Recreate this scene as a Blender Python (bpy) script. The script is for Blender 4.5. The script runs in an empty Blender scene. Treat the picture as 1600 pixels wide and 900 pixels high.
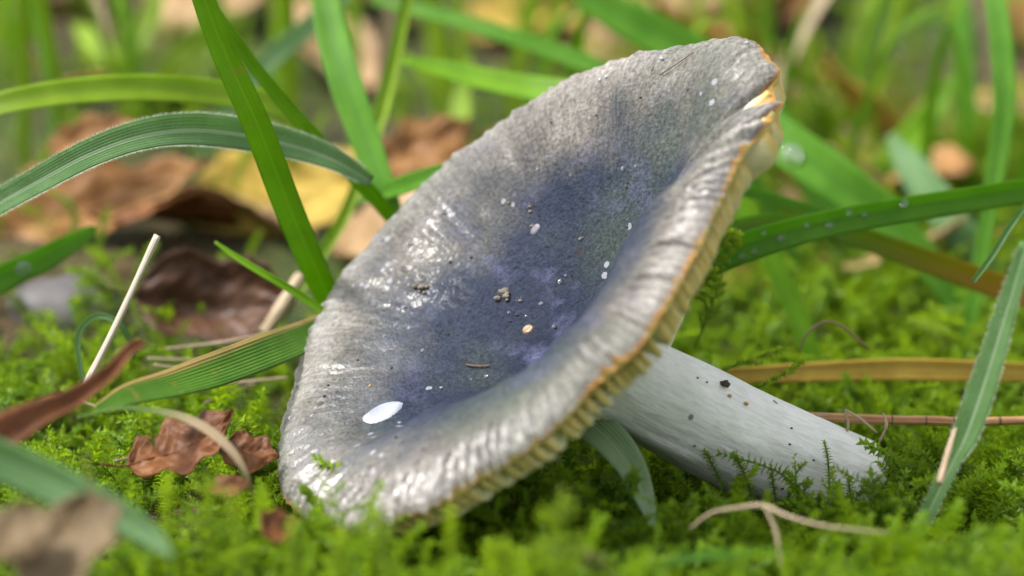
import bpy, math, random
import numpy as np
from mathutils import Vector, Matrix

# ------------------------------------------------------------------ camera, sky, sun, exposure
S = 0.01                                   # the scene is laid out in centimetres, stored in metres
PITCH = math.radians(12.0)
FOCUS = 35.0                               # cm from the lens to the mushroom
ZT = 3.4                                   # height of the point looked at
RIGHT = np.array([1.0, 0.0, 0.0])
UP = np.array([0.0, math.sin(PITCH), math.cos(PITCH)])
TOW = np.array([0.0, -math.cos(PITCH), math.sin(PITCH)])
CAM = np.array([0.0, 0.0, ZT]) + FOCUS * TOW

scene = bpy.context.scene
col = scene.collection
cam_data = bpy.data.cameras.new("camera")
cam = bpy.data.objects.new("camera", cam_data)
col.objects.link(cam)
cam.location = CAM * S
cam.rotation_euler = (math.pi / 2 - PITCH, 0, 0)
cam_data.lens = 100.0
cam_data.sensor_width = 36.0
cam_data.clip_start = 0.01
cam_data.clip_end = 500.0
cam_data.dof.use_dof = True
cam_data.dof.focus_distance = (FOCUS + 1.6) * S
cam_data.dof.aperture_fstop = 12.0
cam_data.dof.aperture_blades = 0
scene.camera = cam

SUN_EL, SUN_AZ = math.radians(57), math.radians(-98)     # azimuth from +Y (behind the mushroom), negative = left
sun_dir = Vector((math.sin(SUN_AZ) * math.cos(SUN_EL), math.cos(SUN_AZ) * math.cos(SUN_EL), math.sin(SUN_EL)))
world = bpy.data.worlds.new("World")
scene.world = world
world.use_nodes = True
wn, wl = world.node_tree.nodes, world.node_tree.links
wn.clear()
w_out = wn.new("ShaderNodeOutputWorld")
w_bg = wn.new("ShaderNodeBackground")
w_sky = wn.new("ShaderNodeTexSky")
w_sky.sky_type = 'NISHITA'
w_sky.sun_disc = False
w_sky.sun_elevation = SUN_EL
w_sky.sun_rotation = SUN_AZ
w_sky.dust_density = 3.0
w_hsv = wn.new("ShaderNodeHueSaturation")
w_hsv.inputs["Saturation"].default_value = 0.12
w_bg.inputs["Strength"].default_value = 0.09
wl.new(w_sky.outputs[0], w_hsv.inputs["Color"])
wl.new(w_hsv.outputs[0], w_bg.inputs["Color"])
wl.new(w_bg.outputs[0], w_out.inputs["Surface"])
sun_data = bpy.data.lights.new("sun", 'SUN')
sun_data.energy = 1.5
sun_data.angle = math.radians(10)
sun_data.color = (1.0, 0.95, 0.86)
sun = bpy.data.objects.new("sun", sun_data)
col.objects.link(sun)
sun.rotation_euler = (-sun_dir).to_track_quat('-Z', 'Y').to_euler()
sun.location = (0, 0, 3)

scene.view_settings.view_transform = 'Standard'
scene.view_settings.look = 'None'
scene.view_settings.gamma = 1.0
scene.view_settings.use_curve_mapping = False
scene.view_settings.exposure = 1.95
scene.unit_settings.system = 'METRIC'
scene.cycles.max_bounces = 8
scene.cycles.transparent_max_bounces = 8
scene.cycles.use_denoising = True

rng = np.random.default_rng(7)
random.seed(7)

# ------------------------------------------------------------------ helpers
def unit(v):
    v = np.asarray(v, float)
    return v / (np.linalg.norm(v, axis=-1, keepdims=True) + 1e-12)

def ray(px, py):
    return RIGHT * ((px - 800) / 1600 * 0.36) + UP * ((450 - py) / 1600 * 0.36) - TOW

def at(px, py, dep):                       # photo pixel at dep cm beyond the mushroom's distance
    return CAM + ray(px, py) * (FOCUS + dep)

def proj(P):
    d = np.asarray(P) - CAM
    z = -(d @ TOW)
    return np.stack([800 + (d @ RIGHT) / z / 0.36 * 1600, 450 - (d @ UP) / z / 0.36 * 1600, z - FOCUS], -1)

_perm = np.random.default_rng(3).permutation(256)
_perm = np.concatenate([_perm, _perm, _perm])
_grad = unit(np.random.default_rng(4).normal(size=(256, 3)))
def perlin(P):
    P = np.asarray(P, float)
    i = np.floor(P).astype(int)
    f = P - i
    u = f * f * f * (f * (f * 6 - 15) + 10)
    i &= 255
    def g(dx, dy, dz):
        h = _perm[_perm[_perm[(i[..., 0] + dx) & 255] + ((i[..., 1] + dy) & 255)] + ((i[..., 2] + dz) & 255)]
        return (_grad[h] * (f - np.array([dx, dy, dz]))).sum(-1)
    def mix(a, b, t): return a + (b - a) * t
    x = [mix(g(0, j, k), g(1, j, k), u[..., 0]) for j in (0, 1) for k in (0, 1)]
    return mix(mix(x[0], x[2], u[..., 1]), mix(x[1], x[3], u[..., 1]), u[..., 2]) * 1.6

def fbm(P, o=4):
    s, a, r = 0.0, 1.0, np.asarray(P, float)
    for _ in range(o):
        s = s + a * perlin(r); a *= 0.5; r = r * 2.03 + 11.7
    return s

def n1(x, seed=0):
    x = np.asarray(x, float)
    return perlin(np.stack([x, np.full_like(x, seed * 3.17 + .5), np.full_like(x, seed * 1.71 + .3)], -1))

def sstep(a, b, x):
    t = np.clip((np.asarray(x, float) - a) / (b - a), 0, 1)
    return t * t * (3 - 2 * t)

def catmull(P, n, closed=False):
    P = np.asarray(P, float)
    if closed:
        Q = np.vstack([P[-1:], P, P[:2]])
    else:
        Q = np.vstack([2 * P[0] - P[1], P, 2 * P[-1] - P[-2]])
    m = len(Q) - 3
    t = np.linspace(0, m, n, endpoint=not closed)
    k = np.minimum(t.astype(int), m - 1)
    f = (t - k)[:, None]
    a, b, c, d = Q[k], Q[k + 1], Q[k + 2], Q[k + 3]
    return 0.5 * (2 * b + (c - a) * f + (2 * a - 5 * b + 4 * c - d) * f ** 2 + (3 * b - a - 3 * c + d) * f ** 3)

def mk(name, V, F, mat, parent=None, base=(0, 0, 0), attrs=None, smooth=True, mesh=None):
    if mesh is None:
        mesh = bpy.data.meshes.new(name)
        mesh.from_pydata(((np.asarray(V, float) - np.asarray(base, float)) * S).tolist(), [], [list(map(int, f)) for f in F])
        if smooth:
            mesh.polygons.foreach_set("use_smooth", np.ones(len(mesh.polygons), bool))
        for k, v in (attrs or {}).items():
            a = mesh.attributes.new(k, 'FLOAT', 'POINT')
            a.data.foreach_set("value", np.asarray(v, np.float32).ravel())
        mesh.materials.append(mat)
        mesh.update()
    o = bpy.data.objects.new(name, mesh)
    col.objects.link(o)
    if parent is not None:
        o.parent = parent
    else:
        o.location = np.asarray(base, float) * S
    return o

def tag(o, label, cat, group=None, kind=None):
    o["label"] = label
    if cat: o["category"] = cat
    if group: o["group"] = group
    if kind: o["kind"] = kind
    return o

def thing(name, label, cat, base, group=None):
    o = bpy.data.objects.new(name, None)
    o.empty_display_size = 0.005
    col.objects.link(o)
    o.location = np.asarray(base, float) * S
    return tag(o, label, cat, group)

def grid_faces(na, nb, closed_b=False, off=0):
    i, j = np.meshgrid(np.arange(na - 1), np.arange(nb if closed_b else nb - 1), indexing='ij')
    j2 = (j + 1) % nb
    return (np.stack([i * nb + j, i * nb + j2, (i + 1) * nb + j2, (i + 1) * nb + j], -1).reshape(-1, 4) + off)

# ------------------------------------------------------------------ node material helper
class NT:
    def __init__(s, name):
        s.m = bpy.data.materials.new(name); s.m.use_nodes = True
        s.n, s.l = s.m.node_tree.nodes, s.m.node_tree.links
        s.n.clear()
        s.out = s.n.new("ShaderNodeOutputMaterial")
    def put(s, sock, v):
        if v is None: return
        if isinstance(v, bpy.types.NodeSocket): s.l.new(v, sock)
        elif isinstance(v, (tuple, list)) and sock.type == 'RGBA' and len(v) == 3: sock.default_value = (*v, 1)
        else: sock.default_value = v
    def node(s, t, **kw):
        n = s.n.new(t)
        for k, v in kw.items(): setattr(n, k, v)
        return n
    def math(s, op, a, b=None, c=None, clamp=False):
        n = s.node("ShaderNodeMath", operation=op, use_clamp=clamp)
        for k, v in enumerate((a, b, c)): s.put(n.inputs[k], v)
        return n.outputs[0]
    def attr(s, name, inst=False):
        n = s.node("ShaderNodeAttribute", attribute_name=name)
        if inst: n.attribute_type = 'INSTANCER'
        return n.outputs["Fac"]
    def obj(s): return s.node("ShaderNodeTexCoord").outputs["Object"]
    def scaled(s, v, sc):
        n = s.node("ShaderNodeMapping"); s.put(n.inputs["Vector"], v)
        n.inputs["Scale"].default_value = sc if isinstance(sc, tuple) else (sc,) * 3
        return n.outputs[0]
    def noise(s, v, scale, detail=3, rough=0.55, dist=0.0):
        n = s.node("ShaderNodeTexNoise"); s.put(n.inputs["Vector"], v)
        n.inputs["Scale"].default_value = scale; n.inputs["Detail"].default_value = detail
        n.inputs["Roughness"].default_value = rough; n.inputs["Distortion"].default_value = dist
        return n.outputs["Fac"]
    def voro(s, v, scale, feature='F1', out="Distance", rnd=1.0):
        n = s.node("ShaderNodeTexVoronoi", feature=feature); s.put(n.inputs["Vector"], v)
        n.inputs["Scale"].default_value = scale; n.inputs["Randomness"].default_value = rnd
        return n.outputs[out]
    def ramp(s, f, stops, interp='LINEAR'):
        n = s.node("ShaderNodeValToRGB"); s.put(n.inputs[0], f); r = n.color_ramp; r.interpolation = interp
        while len(r.elements) < len(stops): r.elements.new(0.5)
        for e, (p, c) in zip(r.elements, stops):
            e.position = p
            e.color = (*c, 1) if isinstance(c, tuple) else (c, c, c, 1)
        return n.outputs[0]
    def mix(s, f, a, b, mode='MIX'):
        n = s.node("ShaderNodeMix", data_type='RGBA', blend_type=mode)
        s.put(n.inputs[0], f); s.put(n.inputs[6], a); s.put(n.inputs[7], b)
        return n.outputs[2]
    def bump(s, h, strength=0.5, dist=0.0002, nrm=None):
        n = s.node("ShaderNodeBump"); s.put(n.inputs["Height"], h)
        n.inputs["Strength"].default_value = strength; n.inputs["Distance"].default_value = dist
        s.put(n.inputs["Normal"], nrm)
        return n.outputs[0]
    def bsdf(s, color, rough=0.5, nrm=None, spec=0.5, sss=0.0, sss_r=(1, .6, .3), sss_s=0.002, trans=0.0, tcol=None, coat=0.0, coat_r=0.1):
        p = s.node("ShaderNodeBsdfPrincipled")
        s.put(p.inputs["Base Color"], color); s.put(p.inputs["Roughness"], rough); s.put(p.inputs["Normal"], nrm)
        s.put(p.inputs["Specular IOR Level"], spec)
        s.put(p.inputs["Coat Weight"], coat); s.put(p.inputs["Coat Roughness"], coat_r)
        if sss:
            p.inputs["Subsurface Weight"].default_value = sss
            p.inputs["Subsurface Radius"].default_value = sss_r
            p.inputs["Subsurface Scale"].default_value = sss_s
        o = p.outputs[0]
        if trans:
            t = s.node("ShaderNodeBsdfTranslucent"); s.put(t.inputs["Color"], tcol if tcol is not None else color)
            x = s.node("ShaderNodeMixShader"); x.inputs[0].default_value = trans
            s.l.new(o, x.inputs[1]); s.l.new(t.outputs[0], x.inputs[2]); o = x.outputs[0]
        s.l.new(o, s.out.inputs["Surface"])
        return s.m

# ------------------------------------------------------------------ materials
def mat_grass(name, c1, c2, rib=(0.22, 0.32, 0.09), ribw=0.06, tip=None, tipat=(0.7, 1.0), rough=0.40, edge=None, trans=0.48, spots=0.0):
    t = NT(name)
    u, v = t.attr("u"), t.attr("v")
    P = t.obj()
    n = t.noise(P, 220, 4)
    comb = t.node("ShaderNodeCombineXYZ"); t.put(comb.inputs[0], t.math('MULTIPLY', u, 15.0)); t.put(comb.inputs[1], t.math('MULTIPLY', v, 2.5))
    streak = t.noise(comb.outputs[0], 2.2, 4, 0.6)
    f = t.math('ADD', t.math('MULTIPLY', n, 0.5), t.math('MULTIPLY', streak, 0.6))
    c = t.ramp(f, [(0.40, c1), (0.68, c2)])
    au = t.math('ABSOLUTE', u)
    if ribw:
        c = t.mix(t.math('MULTIPLY', t.ramp(au, [(0.0, 1.0), (ribw, 1.0), (ribw * 2.2, 0.0)]), 0.6), c, rib)
    if edge:
        k = t.math('ADD', u, t.math('MULTIPLY', t.math('SUBTRACT', t.noise(comb.outputs[0], 1.1, 3), 0.5), 0.9))
        c = t.mix(t.ramp(k, [(0.58, 0.0), (0.78, 1.0)]), c, edge)
    if tip:
        k = t.math('ADD', v, t.math('MULTIPLY', t.math('SUBTRACT', streak, 0.5), 0.5))
        c = t.mix(t.ramp(k, [(tipat[0], 0.0), (tipat[1], 1.0)]), c, tip)
    if spots:
        sp = t.ramp(t.noise(P, 420, 2), [(0.66, 0.0), (0.74, 1.0)])
        c = t.mix(t.math('MULTIPLY', sp, spots), c, (0.35, 0.27, 0.05))
    w = t.math('SINE', t.math('MULTIPLY', u, 34.0))
    h = t.math('ADD', t.math('MULTIPLY', w, 0.5), t.math('MULTIPLY', t.noise(P, 1500, 2), 0.7))
    r = t.math('ADD', t.math('MULTIPLY', n, 0.22), rough - 0.1)
    tc = t.mix(0.5, c, (0.34, 0.55, 0.01), 'MIX') if trans > 0.3 else c
    return t.bsdf(c, r, t.bump(h, 0.55, 0.00014), 0.35, trans=trans, tcol=tc)

M = {}
M['grass_bright'] = mat_grass('grass bright', (0.13, 0.31, 0.006), (0.22, 0.45, 0.012), (0.27, 0.5, 0.03), 0.05, spots=0.5)
M['grass_yellow'] = mat_grass('grass yellow green', (0.20, 0.34, 0.010), (0.32, 0.48, 0.03), (0.24, 0.36, 0.05))
M['grass_deep'] = mat_grass('grass deep', (0.075, 0.24, 0.014), (0.15, 0.36, 0.03), (0.07, 0.22, 0.03))
M['grass_blue'] = mat_grass('grass blue green', (0.10, 0.22, 0.07), (0.20, 0.35, 0.15), (0.48, 0.58, 0.42), 0.07, rough=0.48)
M['grass_pale'] = mat_grass('grass pale', (0.12, 0.25, 0.09), (0.20, 0.35, 0.16), (0.28, 0.42, 0.22), 0.05, rough=0.5)
M['grass_white'] = mat_grass('grass whitish green', (0.27, 0.42, 0.22), (0.42, 0.56, 0.36), (0.5, 0.62, 0.44), 0.05, rough=0.5)
M['grass_edge'] = mat_grass('grass tan edged', (0.06, 0.19, 0.012), (0.13, 0.28, 0.03), (0.10, 0.26, 0.03), 0.0, edge=(0.40, 0.28, 0.10), spots=0.5)
M['grass_orange'] = mat_grass('grass orange tipped', (0.07, 0.20, 0.015), (0.14, 0.27, 0.03), (0.30, 0.22, 0.04), 0.05, tip=(0.50, 0.20, 0.025), tipat=(0.62, 0.95))
M['grass_fade'] = mat_grass('grass fading to tan', (0.13, 0.26, 0.05), (0.22, 0.33, 0.09), (0.3, 0.4, 0.2), 0.0, tip=(0.48, 0.36, 0.24), tipat=(0.30, 0.48))
M['grass_ochre'] = mat_grass('grass ochre', (0.40, 0.24, 0.03), (0.60, 0.42, 0.07), (0.62, 0.46, 0.12), 0.05, rough=0.5, trans=0.2)
M['straw'] = mat_grass('straw', (0.34, 0.25, 0.15), (0.52, 0.42, 0.29), (0.55, 0.45, 0.3), 0.0, rough=0.5, trans=0.15)
M['straw_white'] = mat_grass('bleached straw', (0.48, 0.41, 0.31), (0.62, 0.56, 0.46), (0.6, 0.5, 0.4), 0.0, rough=0.5, trans=0.1)
M['straw_dark'] = mat_grass('dark straw', (0.09, 0.05, 0.03), (0.20, 0.12, 0.07), (0.2, 0.1, 0.06), 0.0, rough=0.45, trans=0.05)
M['rush'] = mat_grass('rush', (0.30, 0.14, 0.06), (0.44, 0.24, 0.11), (0.2, 0.1, 0.06), 0.0, rough=0.4, trans=0.0, spots=0.0)

def mat_leaf(name, c1, c2, c3, rough=0.5, coat=0.0):
    t = NT(name)
    P = t.obj()
    n = t.noise(P, 70, 5, 0.6)
    n2 = t.noise(P, 420, 4, 0.6)
    c = t.ramp(t.math('ADD', t.math('MULTIPLY', n, 0.75), t.math('MULTIPLY', n2, 0.25)), [(0.33, c1), (0.5, c2), (0.68, c3)])
    u, v = t.attr("u"), t.attr("v")
    vein = t.math('ABSOLUTE', t.math('SINE', t.math('MULTIPLY', t.math('SUBTRACT', v, t.math('MULTIPLY', t.math('ABSOLUTE', u), 0.28)), 26.0)))
    vm = t.ramp(vein, [(0.0, 1.0), (0.16, 0.0)])
    c = t.mix(t.math('MULTIPLY', vm, 0.35), c, c3)
    h = t.math('ADD', t.math('MULTIPLY', vm, 0.5), t.noise(P, 900, 3))
    return t.bsdf(c, t.math('ADD', t.math('MULTIPLY', n2, 0.3), rough - 0.15), t.bump(h, 0.5, 0.0002), 0.22, trans=0.15, coat=coat, coat_r=0.25)
M['leaf_brown'] = mat_leaf('dead leaf brown', (0.05, 0.017, 0.006), (0.14, 0.05, 0.016), (0.25, 0.105, 0.035), 0.5)
M['leaf_orange'] = mat_leaf('dead leaf orange brown', (0.11, 0.045, 0.012), (0.24, 0.115, 0.038), (0.36, 0.20, 0.08), 0.5)
M['leaf_tan'] = mat_leaf('dead leaf tan', (0.20, 0.12, 0.055), (0.34, 0.22, 0.11), (0.46, 0.32, 0.18), 0.5)
M['leaf_pink'] = mat_leaf('dead leaf pinkish', (0.20, 0.12, 0.06), (0.33, 0.21, 0.11), (0.43, 0.30, 0.17), 0.5)
M['leaf_dull'] = mat_leaf('dead leaf dull', (0.07, 0.05, 0.025), (0.13, 0.09, 0.045), (0.19, 0.14, 0.08), 0.6)
M['leaf_ochre'] = mat_leaf('dead leaf ochre', (0.22, 0.15, 0.03), (0.40, 0.28, 0.05), (0.52, 0.38, 0.10), 0.5)
M['leaf_dark'] = mat_leaf('dead leaf dark', (0.025, 0.012, 0.008), (0.07, 0.032, 0.018), (0.14, 0.07, 0.04), 0.45)

def mat_moss():
    t = NT('moss')
    ti = t.attr("tint", True); hv = t.attr("hv")
    c = t.ramp(ti, [(0.0, (0.10, 0.06, 0.02)), (0.10, (0.035, 0.11, 0.006)), (0.45, (0.115, 0.225, 0.007)), (0.8, (0.20, 0.32, 0.010)), (1.0, (0.27, 0.37, 0.025))])
    c = t.mix(t.ramp(hv, [(0.0, 1.0), (0.35, 0.0)]), c, (0.07, 0.075, 0.012))       # old brownish leaves low on the stem
    c = t.mix(t.math('MULTIPLY', t.ramp(hv, [(0.75, 0.0), (1.0, 1.0)]), 0.5), c, (0.22, 0.38, 0.03))  # fresh tips
    return t.bsdf(c, 0.38, None, 0.4, trans=0.55, tcol=t.mix(0.6, c, (0.38, 0.54, 0.012)))
M['moss'] = mat_moss()

def mat_moss_single(name, c1, c2):
    t = NT(name)
    hv = t.attr("hv")
    c = t.mix(t.ramp(hv, [(0.2, 0.0), (1.0, 1.0)]), c1, c2)
    return t.bsdf(c, 0.38, None, 0.4, trans=0.55, tcol=t.mix(0.6, c, (0.38, 0.54, 0.012)))
M['moss_sprig'] = mat_moss_single('moss sprig', (0.05, 0.13, 0.008), (0.17, 0.30, 0.015))
M['moss_fresh'] = mat_moss_single('moss sprig fresh', (0.10, 0.19, 0.012), (0.30, 0.42, 0.03))

def mat_ground():
    t = NT('forest soil')
    P = t.obj()
    n = t.noise(P, 9, 6, 0.6); n2 = t.noise(P, 70, 5, 0.6); n3 = t.noise(P, 500, 4)
    soil = t.ramp(n2, [(0.3, (0.02, 0.013, 0.006)), (0.55, (0.06, 0.04, 0.016)), (0.75, (0.13, 0.09, 0.04))])
    green = t.ramp(n2, [(0.3, (0.015, 0.03, 0.004)), (0.6, (0.045, 0.075, 0.008)), (0.8, (0.09, 0.13, 0.015))])
    c = t.mix(t.ramp(n, [(0.42, 0.0), (0.56, 1.0)]), green, soil)
    return t.bsdf(c, 0.85, t.bump(t.math('ADD', n2, n3), 0.8, 0.003), 0.3)
M['ground'] = mat_ground()

def mat_cap():
    t = NT('mushroom cap skin')
    P = t.obj()
    rad, ang = t.attr("rad"), t.attr("ang")
    n = t.noise(P, 75, 5, 0.6); nb = t.noise(P, 32, 3, 0.5); nf = t.noise(P, 1700, 4, 0.7)
    f = t.math('ADD', rad, t.math('MULTIPLY', t.math('SUBTRACT', n, 0.5), 0.62))
    c = t.ramp(f, [(0.28, (0.012, 0.017, 0.036)), (0.56, (0.022, 0.029, 0.051)), (0.70, (0.060, 0.063, 0.069)), (0.80, (0.118, 0.110, 0.102)), (0.97, (0.23, 0.215, 0.195))])
    # greenish and lilac blotches of the skin itself
    c = t.mix(t.math('MULTIPLY', t.ramp(nb, [(0.52, 0.0), (0.66, 1.0)]), 0.45), c, (0.065, 0.085, 0.06))
    nv = t.noise(t.scaled(P, (1, 1, 1.3)), 110, 4, 0.6)
    c = t.mix(t.math('MULTIPLY', t.ramp(nv, [(0.55, 0.0), (0.72, 1.0)]), t.math('MULTIPLY', t.ramp(rad, [(0.3, 0.75), (0.75, 0.25)]), 1.0)), c, (0.085, 0.090, 0.165))
    # radial streaks
    cb = t.node("ShaderNodeCombineXYZ"); t.put(cb.inputs[0], t.math('MULTIPLY', ang, 44.0)); t.put(cb.inputs[1], t.math('MULTIPLY', rad, 5.0))
    st = t.noise(cb.outputs[0], 1.6, 4, 0.6)
    c = t.mix(t.math('MULTIPLY', t.ramp(st, [(0.38, 1.0), (0.6, 0.0)]), t.ramp(rad, [(0.5, 0.22), (0.85, 0.5)])), c, t.mix(1.0, c, (0.42, 0.42, 0.44), 'MULTIPLY'))
    c = t.mix(t.math('MULTIPLY', t.attr('ridge'), 0.8), c, (0.38, 0.365, 0.365))
    # fine grain and dark pepper
    c = t.mix(0.9, c, t.ramp(nf, [(0.28, 0.30), (0.70, 1.5)]), 'MULTIPLY')
    vp = t.voro(P, 300); vc = t.voro(P, 300, out="Color")
    sep = t.node("ShaderNodeSeparateColor"); t.put(sep.inputs[0], vc)
    pep = t.math('MULTIPLY', t.math('LESS_THAN', vp, 0.16), t.math('LESS_THAN', sep.outputs[0], 0.10))
    c = t.mix(t.math('MULTIPLY', pep, 0.85), c, (0.03, 0.025, 0.025))
    sp = t.math('MULTIPLY', t.math('LESS_THAN', t.voro(P, 420), 0.2), t.math('GREATER_THAN', t.voro(P, 95, out="Distance"), 0.74))
    c = t.mix(t.math('MULTIPLY', sp, 0.5), c, (0.35, 0.35, 0.42))
    # brown bruised edge
    e = t.math('ADD', rad, t.math('MULTIPLY', t.math('SUBTRACT', t.noise(P, 140, 4), 0.5), 0.05))
    c = t.mix(t.ramp(e, [(0.990, 0.0), (1.003, 1.0)]), c, t.ramp(n, [(0.35, (0.20, 0.085, 0.02)), (0.6, (0.42, 0.22, 0.06))]))
    wet = t.math('MULTIPLY', t.attr('wet'), t.ramp(t.noise(P, 90, 4), [(0.42, 0.0), (0.6, 1.0)]))
    r = t.math('SUBTRACT', t.math('ADD', 0.50, t.math('MULTIPLY', nf, 0.25)), t.math('MULTIPLY', wet, 0.25))
    gr = t.math('ADD', t.math('MULTIPLY', nf, 0.7), t.math('MULTIPLY', t.voro(P, 2600, 'SMOOTH_F1'), 0.9))
    b = t.bump(gr, 0.9, 0.00013)
    b = t.bump(st, 0.22, 0.0003, b)
    return t.bsdf(c, r, b, t.math('ADD', 0.07, t.math('MULTIPLY', wet, 0.35)), sss=0.06, sss_s=0.002, coat=t.math('MULTIPLY', wet, 0.5), coat_r=0.2)
M['cap'] = mat_cap()

def mat_flesh(name, c1, c2, stain=None, sss=0.35, rough=0.5):
    t = NT(name)
    P = t.obj()
    n = t.noise(P, 130, 5, 0.6)
    c = t.ramp(n, [(0.3, c1), (0.7, c2)])
    if stain:
        c = t.mix(t.ramp(t.math('ADD', t.attr("rad"), t.math('MULTIPLY', n, 0.07)), [(0.965, 0.0), (1.02, 1.0)]), c, stain)
    return t.bsdf(c, rough, t.bump(t.noise(P, 900, 3), 0.3, 0.0002), 0.4, sss=sss, sss_r=(1, .75, .4), sss_s=0.003)
M['flesh'] = mat_flesh('cap flesh', (0.42, 0.33, 0.06), (0.56, 0.46, 0.14), (0.34, 0.17, 0.03))
M['gill'] = mat_flesh('gill', (0.60, 0.56, 0.30), (0.74, 0.70, 0.46), (0.55, 0.43, 0.15), 0.4)
M['scar'] = mat_flesh('bare white flesh', (0.16, 0.18, 0.24), (0.42, 0.43, 0.47), None, 0.3, 0.35)
M['pit'] = mat_flesh('ochre pit', (0.06, 0.032, 0.01), (0.22, 0.13, 0.045), None, 0.2, 0.4)

def mat_stem():
    t = NT('mushroom stem')
    P = t.obj(); u, v = t.attr("u"), t.attr("v")
    cb = t.node("ShaderNodeCombineXYZ"); t.put(cb.inputs[0], t.math('MULTIPLY', u, 14.0)); t.put(cb.inputs[1], t.math('MULTIPLY', v, 5.0))
    fib = t.noise(cb.outputs[0], 3.0, 5, 0.65, 0.4)
    c = t.ramp(t.noise(P, 90, 4), [(0.3, (0.64, 0.65, 0.63)), (0.7, (0.76, 0.77, 0.77))])
    c = t.mix(t.math('MULTIPLY', t.ramp(fib, [(0.4, 1.0), (0.55, 0.0)]), 0.25), c, (0.31, 0.33, 0.27))
    c = t.mix(t.math('MULTIPLY', t.ramp(t.noise(P, 40, 3), [(0.5, 0.0), (0.68, 1.0)]), 0.4), c, (0.28, 0.34, 0.22))
    vp = t.voro(P, 260); sep = t.node("ShaderNodeSeparateColor"); t.put(sep.inputs[0], t.voro(P, 260, out="Color"))
    pep = t.math('MULTIPLY', t.math('LESS_THAN', vp, 0.13), t.math('LESS_THAN', sep.outputs[0], 0.10))
    c = t.mix(t.math('MULTIPLY', pep, 0.8), c, (0.08, 0.06, 0.03))
    b = t.bump(t.math('ADD', fib, t.math('MULTIPLY', t.noise(P, 900, 3), 0.3)), 0.55, 0.0004)
    return t.bsdf(c, 0.48, b, 0.4, sss=0.35, sss_r=(1, .8, .5), sss_s=0.003)
M['stem'] = mat_stem()

def mat_plain(name, c1, c2, rough=0.8, scale=600, spec=0.3):
    t = NT(name); P = t.obj()
    n = t.noise(P, scale, 4, 0.6)
    return t.bsdf(t.ramp(n, [(0.3, c1), (0.7, c2)]), rough, t.bump(n, 0.6, 0.0003), spec)
M['crumb_pale'] = mat_plain('pale soil crumb', (0.07, 0.06, 0.045), (0.22, 0.195, 0.16), 0.8)
M['crumb_dark'] = mat_plain('dark soil crumb', (0.02, 0.015, 0.012), (0.07, 0.05, 0.035), 0.7)
M['crumb_orange'] = mat_plain('orange crumb', (0.3, 0.14, 0.03), (0.5, 0.3, 0.07), 0.6)
M['stone'] = mat_plain('grey stone', (0.05, 0.045, 0.048), (0.11, 0.10, 0.105), 0.6, 120, 0.5)

def mat_water():
    t = NT('water drop')
    p = t.node("ShaderNodeBsdfPrincipled")
    p.inputs["Base Color"].default_value = (0.95, 0.98, 1, 1)
    p.inputs["Roughness"].default_value = 0.03
    p.inputs["IOR"].default_value = 1.33
    p.inputs["Transmission Weight"].default_value = 1.0
    d = t.node("ShaderNodeBsdfDiffuse"); d.inputs["Color"].default_value = (.8, .82, .85, 1)  # diffuse white mixed in, imitates the drops' silvery reflected light
    x = t.node("ShaderNodeMixShader"); x.inputs[0].default_value = 0.10
    t.l.new(p.outputs[0], x.inputs[1]); t.l.new(d.outputs[0], x.inputs[2])
    t.l.new(x.outputs[0], t.out.inputs["Surface"])
    return t.m
M['water'] = mat_water()
def mat_hair():
    t = NT('plant hair')
    return t.bsdf((0.55, 0.62, 0.5), 0.4, None, 0.5, trans=0.4)
M['hair'] = mat_hair()

# ------------------------------------------------------------------ ground
def height(x, y):
    x = np.asarray(x, float); y = np.asarray(y, float)
    d = np.hypot(x, y)
    rise = 0.13 * np.maximum(y - 5, 0)
    rise = np.where(rise > 4.0, 4.0 + 0.6 * np.tanh((rise - 4.0) / 3.0), rise)
    left = 1.1 * sstep(2, -8, x) * sstep(4, 10, y)
    front = 0.45 * sstep(-2, -7, y)
    P = np.stack([x, y, np.zeros_like(x)], -1)
    bumps = (0.28 * perlin(P * 0.30 + 5) + 0.14 * perlin(P * 0.9 + 2)) * sstep(400, 60, d) + 0.8 * perlin(P * 0.05 + 9) * sstep(15, 60, d)
    return rise + left + front + bumps - 0.15

N = 260
s = np.linspace(-1, 1, N)
gx = np.sinh(s * 9.2) / np.sinh(9.2) * 6000
gx = np.sign(s) * (np.abs(s) * 45 + (np.abs(s) ** 9) * 5950)
gxx, gyy = np.meshgrid(gx, gx + 8, indexing='xy')
gz = height(gxx, gyy)
ground = mk("ground", np.stack([gxx, gyy, gz], -1).reshape(-1, 3), grid_faces(N, N), M['ground'])
ground["kind"] = "structure"; ground["label"] = "dark mossy forest soil under the moss and leaf litter"

# ------------------------------------------------------------------ the mushroom
TILT = math.radians(65)
LONG = math.radians(43.4)
A_AX = unit(math.sin(TILT) * (-math.sin(LONG) * RIGHT + math.cos(LONG) * UP) + math.cos(TILT) * TOW)
E1 = unit(math.cos(LONG) * RIGHT + math.sin(LONG) * UP)       # along the long axis
E2 = unit(np.cross(A_AX, E1))                                  # towards the viewer (near rim)
if E2 @ TOW < 0: E2 = -E2
P0 = at(835, 455, 0.0)
rim_px = [(455,790),(437,750),(440,690),(452,630),(465,575),(481,525),(504,475),(534,428),(574,385),(611,342),(654,298),(704,255),(764,212),(831,165),
          (900,130),(960,104),(1010,87),(1080,72),(1130,60),(1170,60),(1198,85),(1211,112),(1208,138),(1160,148),(1140,164),(1148,178),(1204,190),(1180,210),(1148,255),
          (1115,320),(1088,385),(1060,440),(1022,498),(987,540),(951,570),(901,622),(841,680),(791,720),(741,748),(681,785),(621,812),(560,833),(500,820)]
def on_plane(px, py):
    r = ray(px, py)
    return CAM + r * (((P0 - CAM) @ A_AX) / (r @ A_AX))
rim3 = np.array([on_plane(*p) for p in rim_px])
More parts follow.
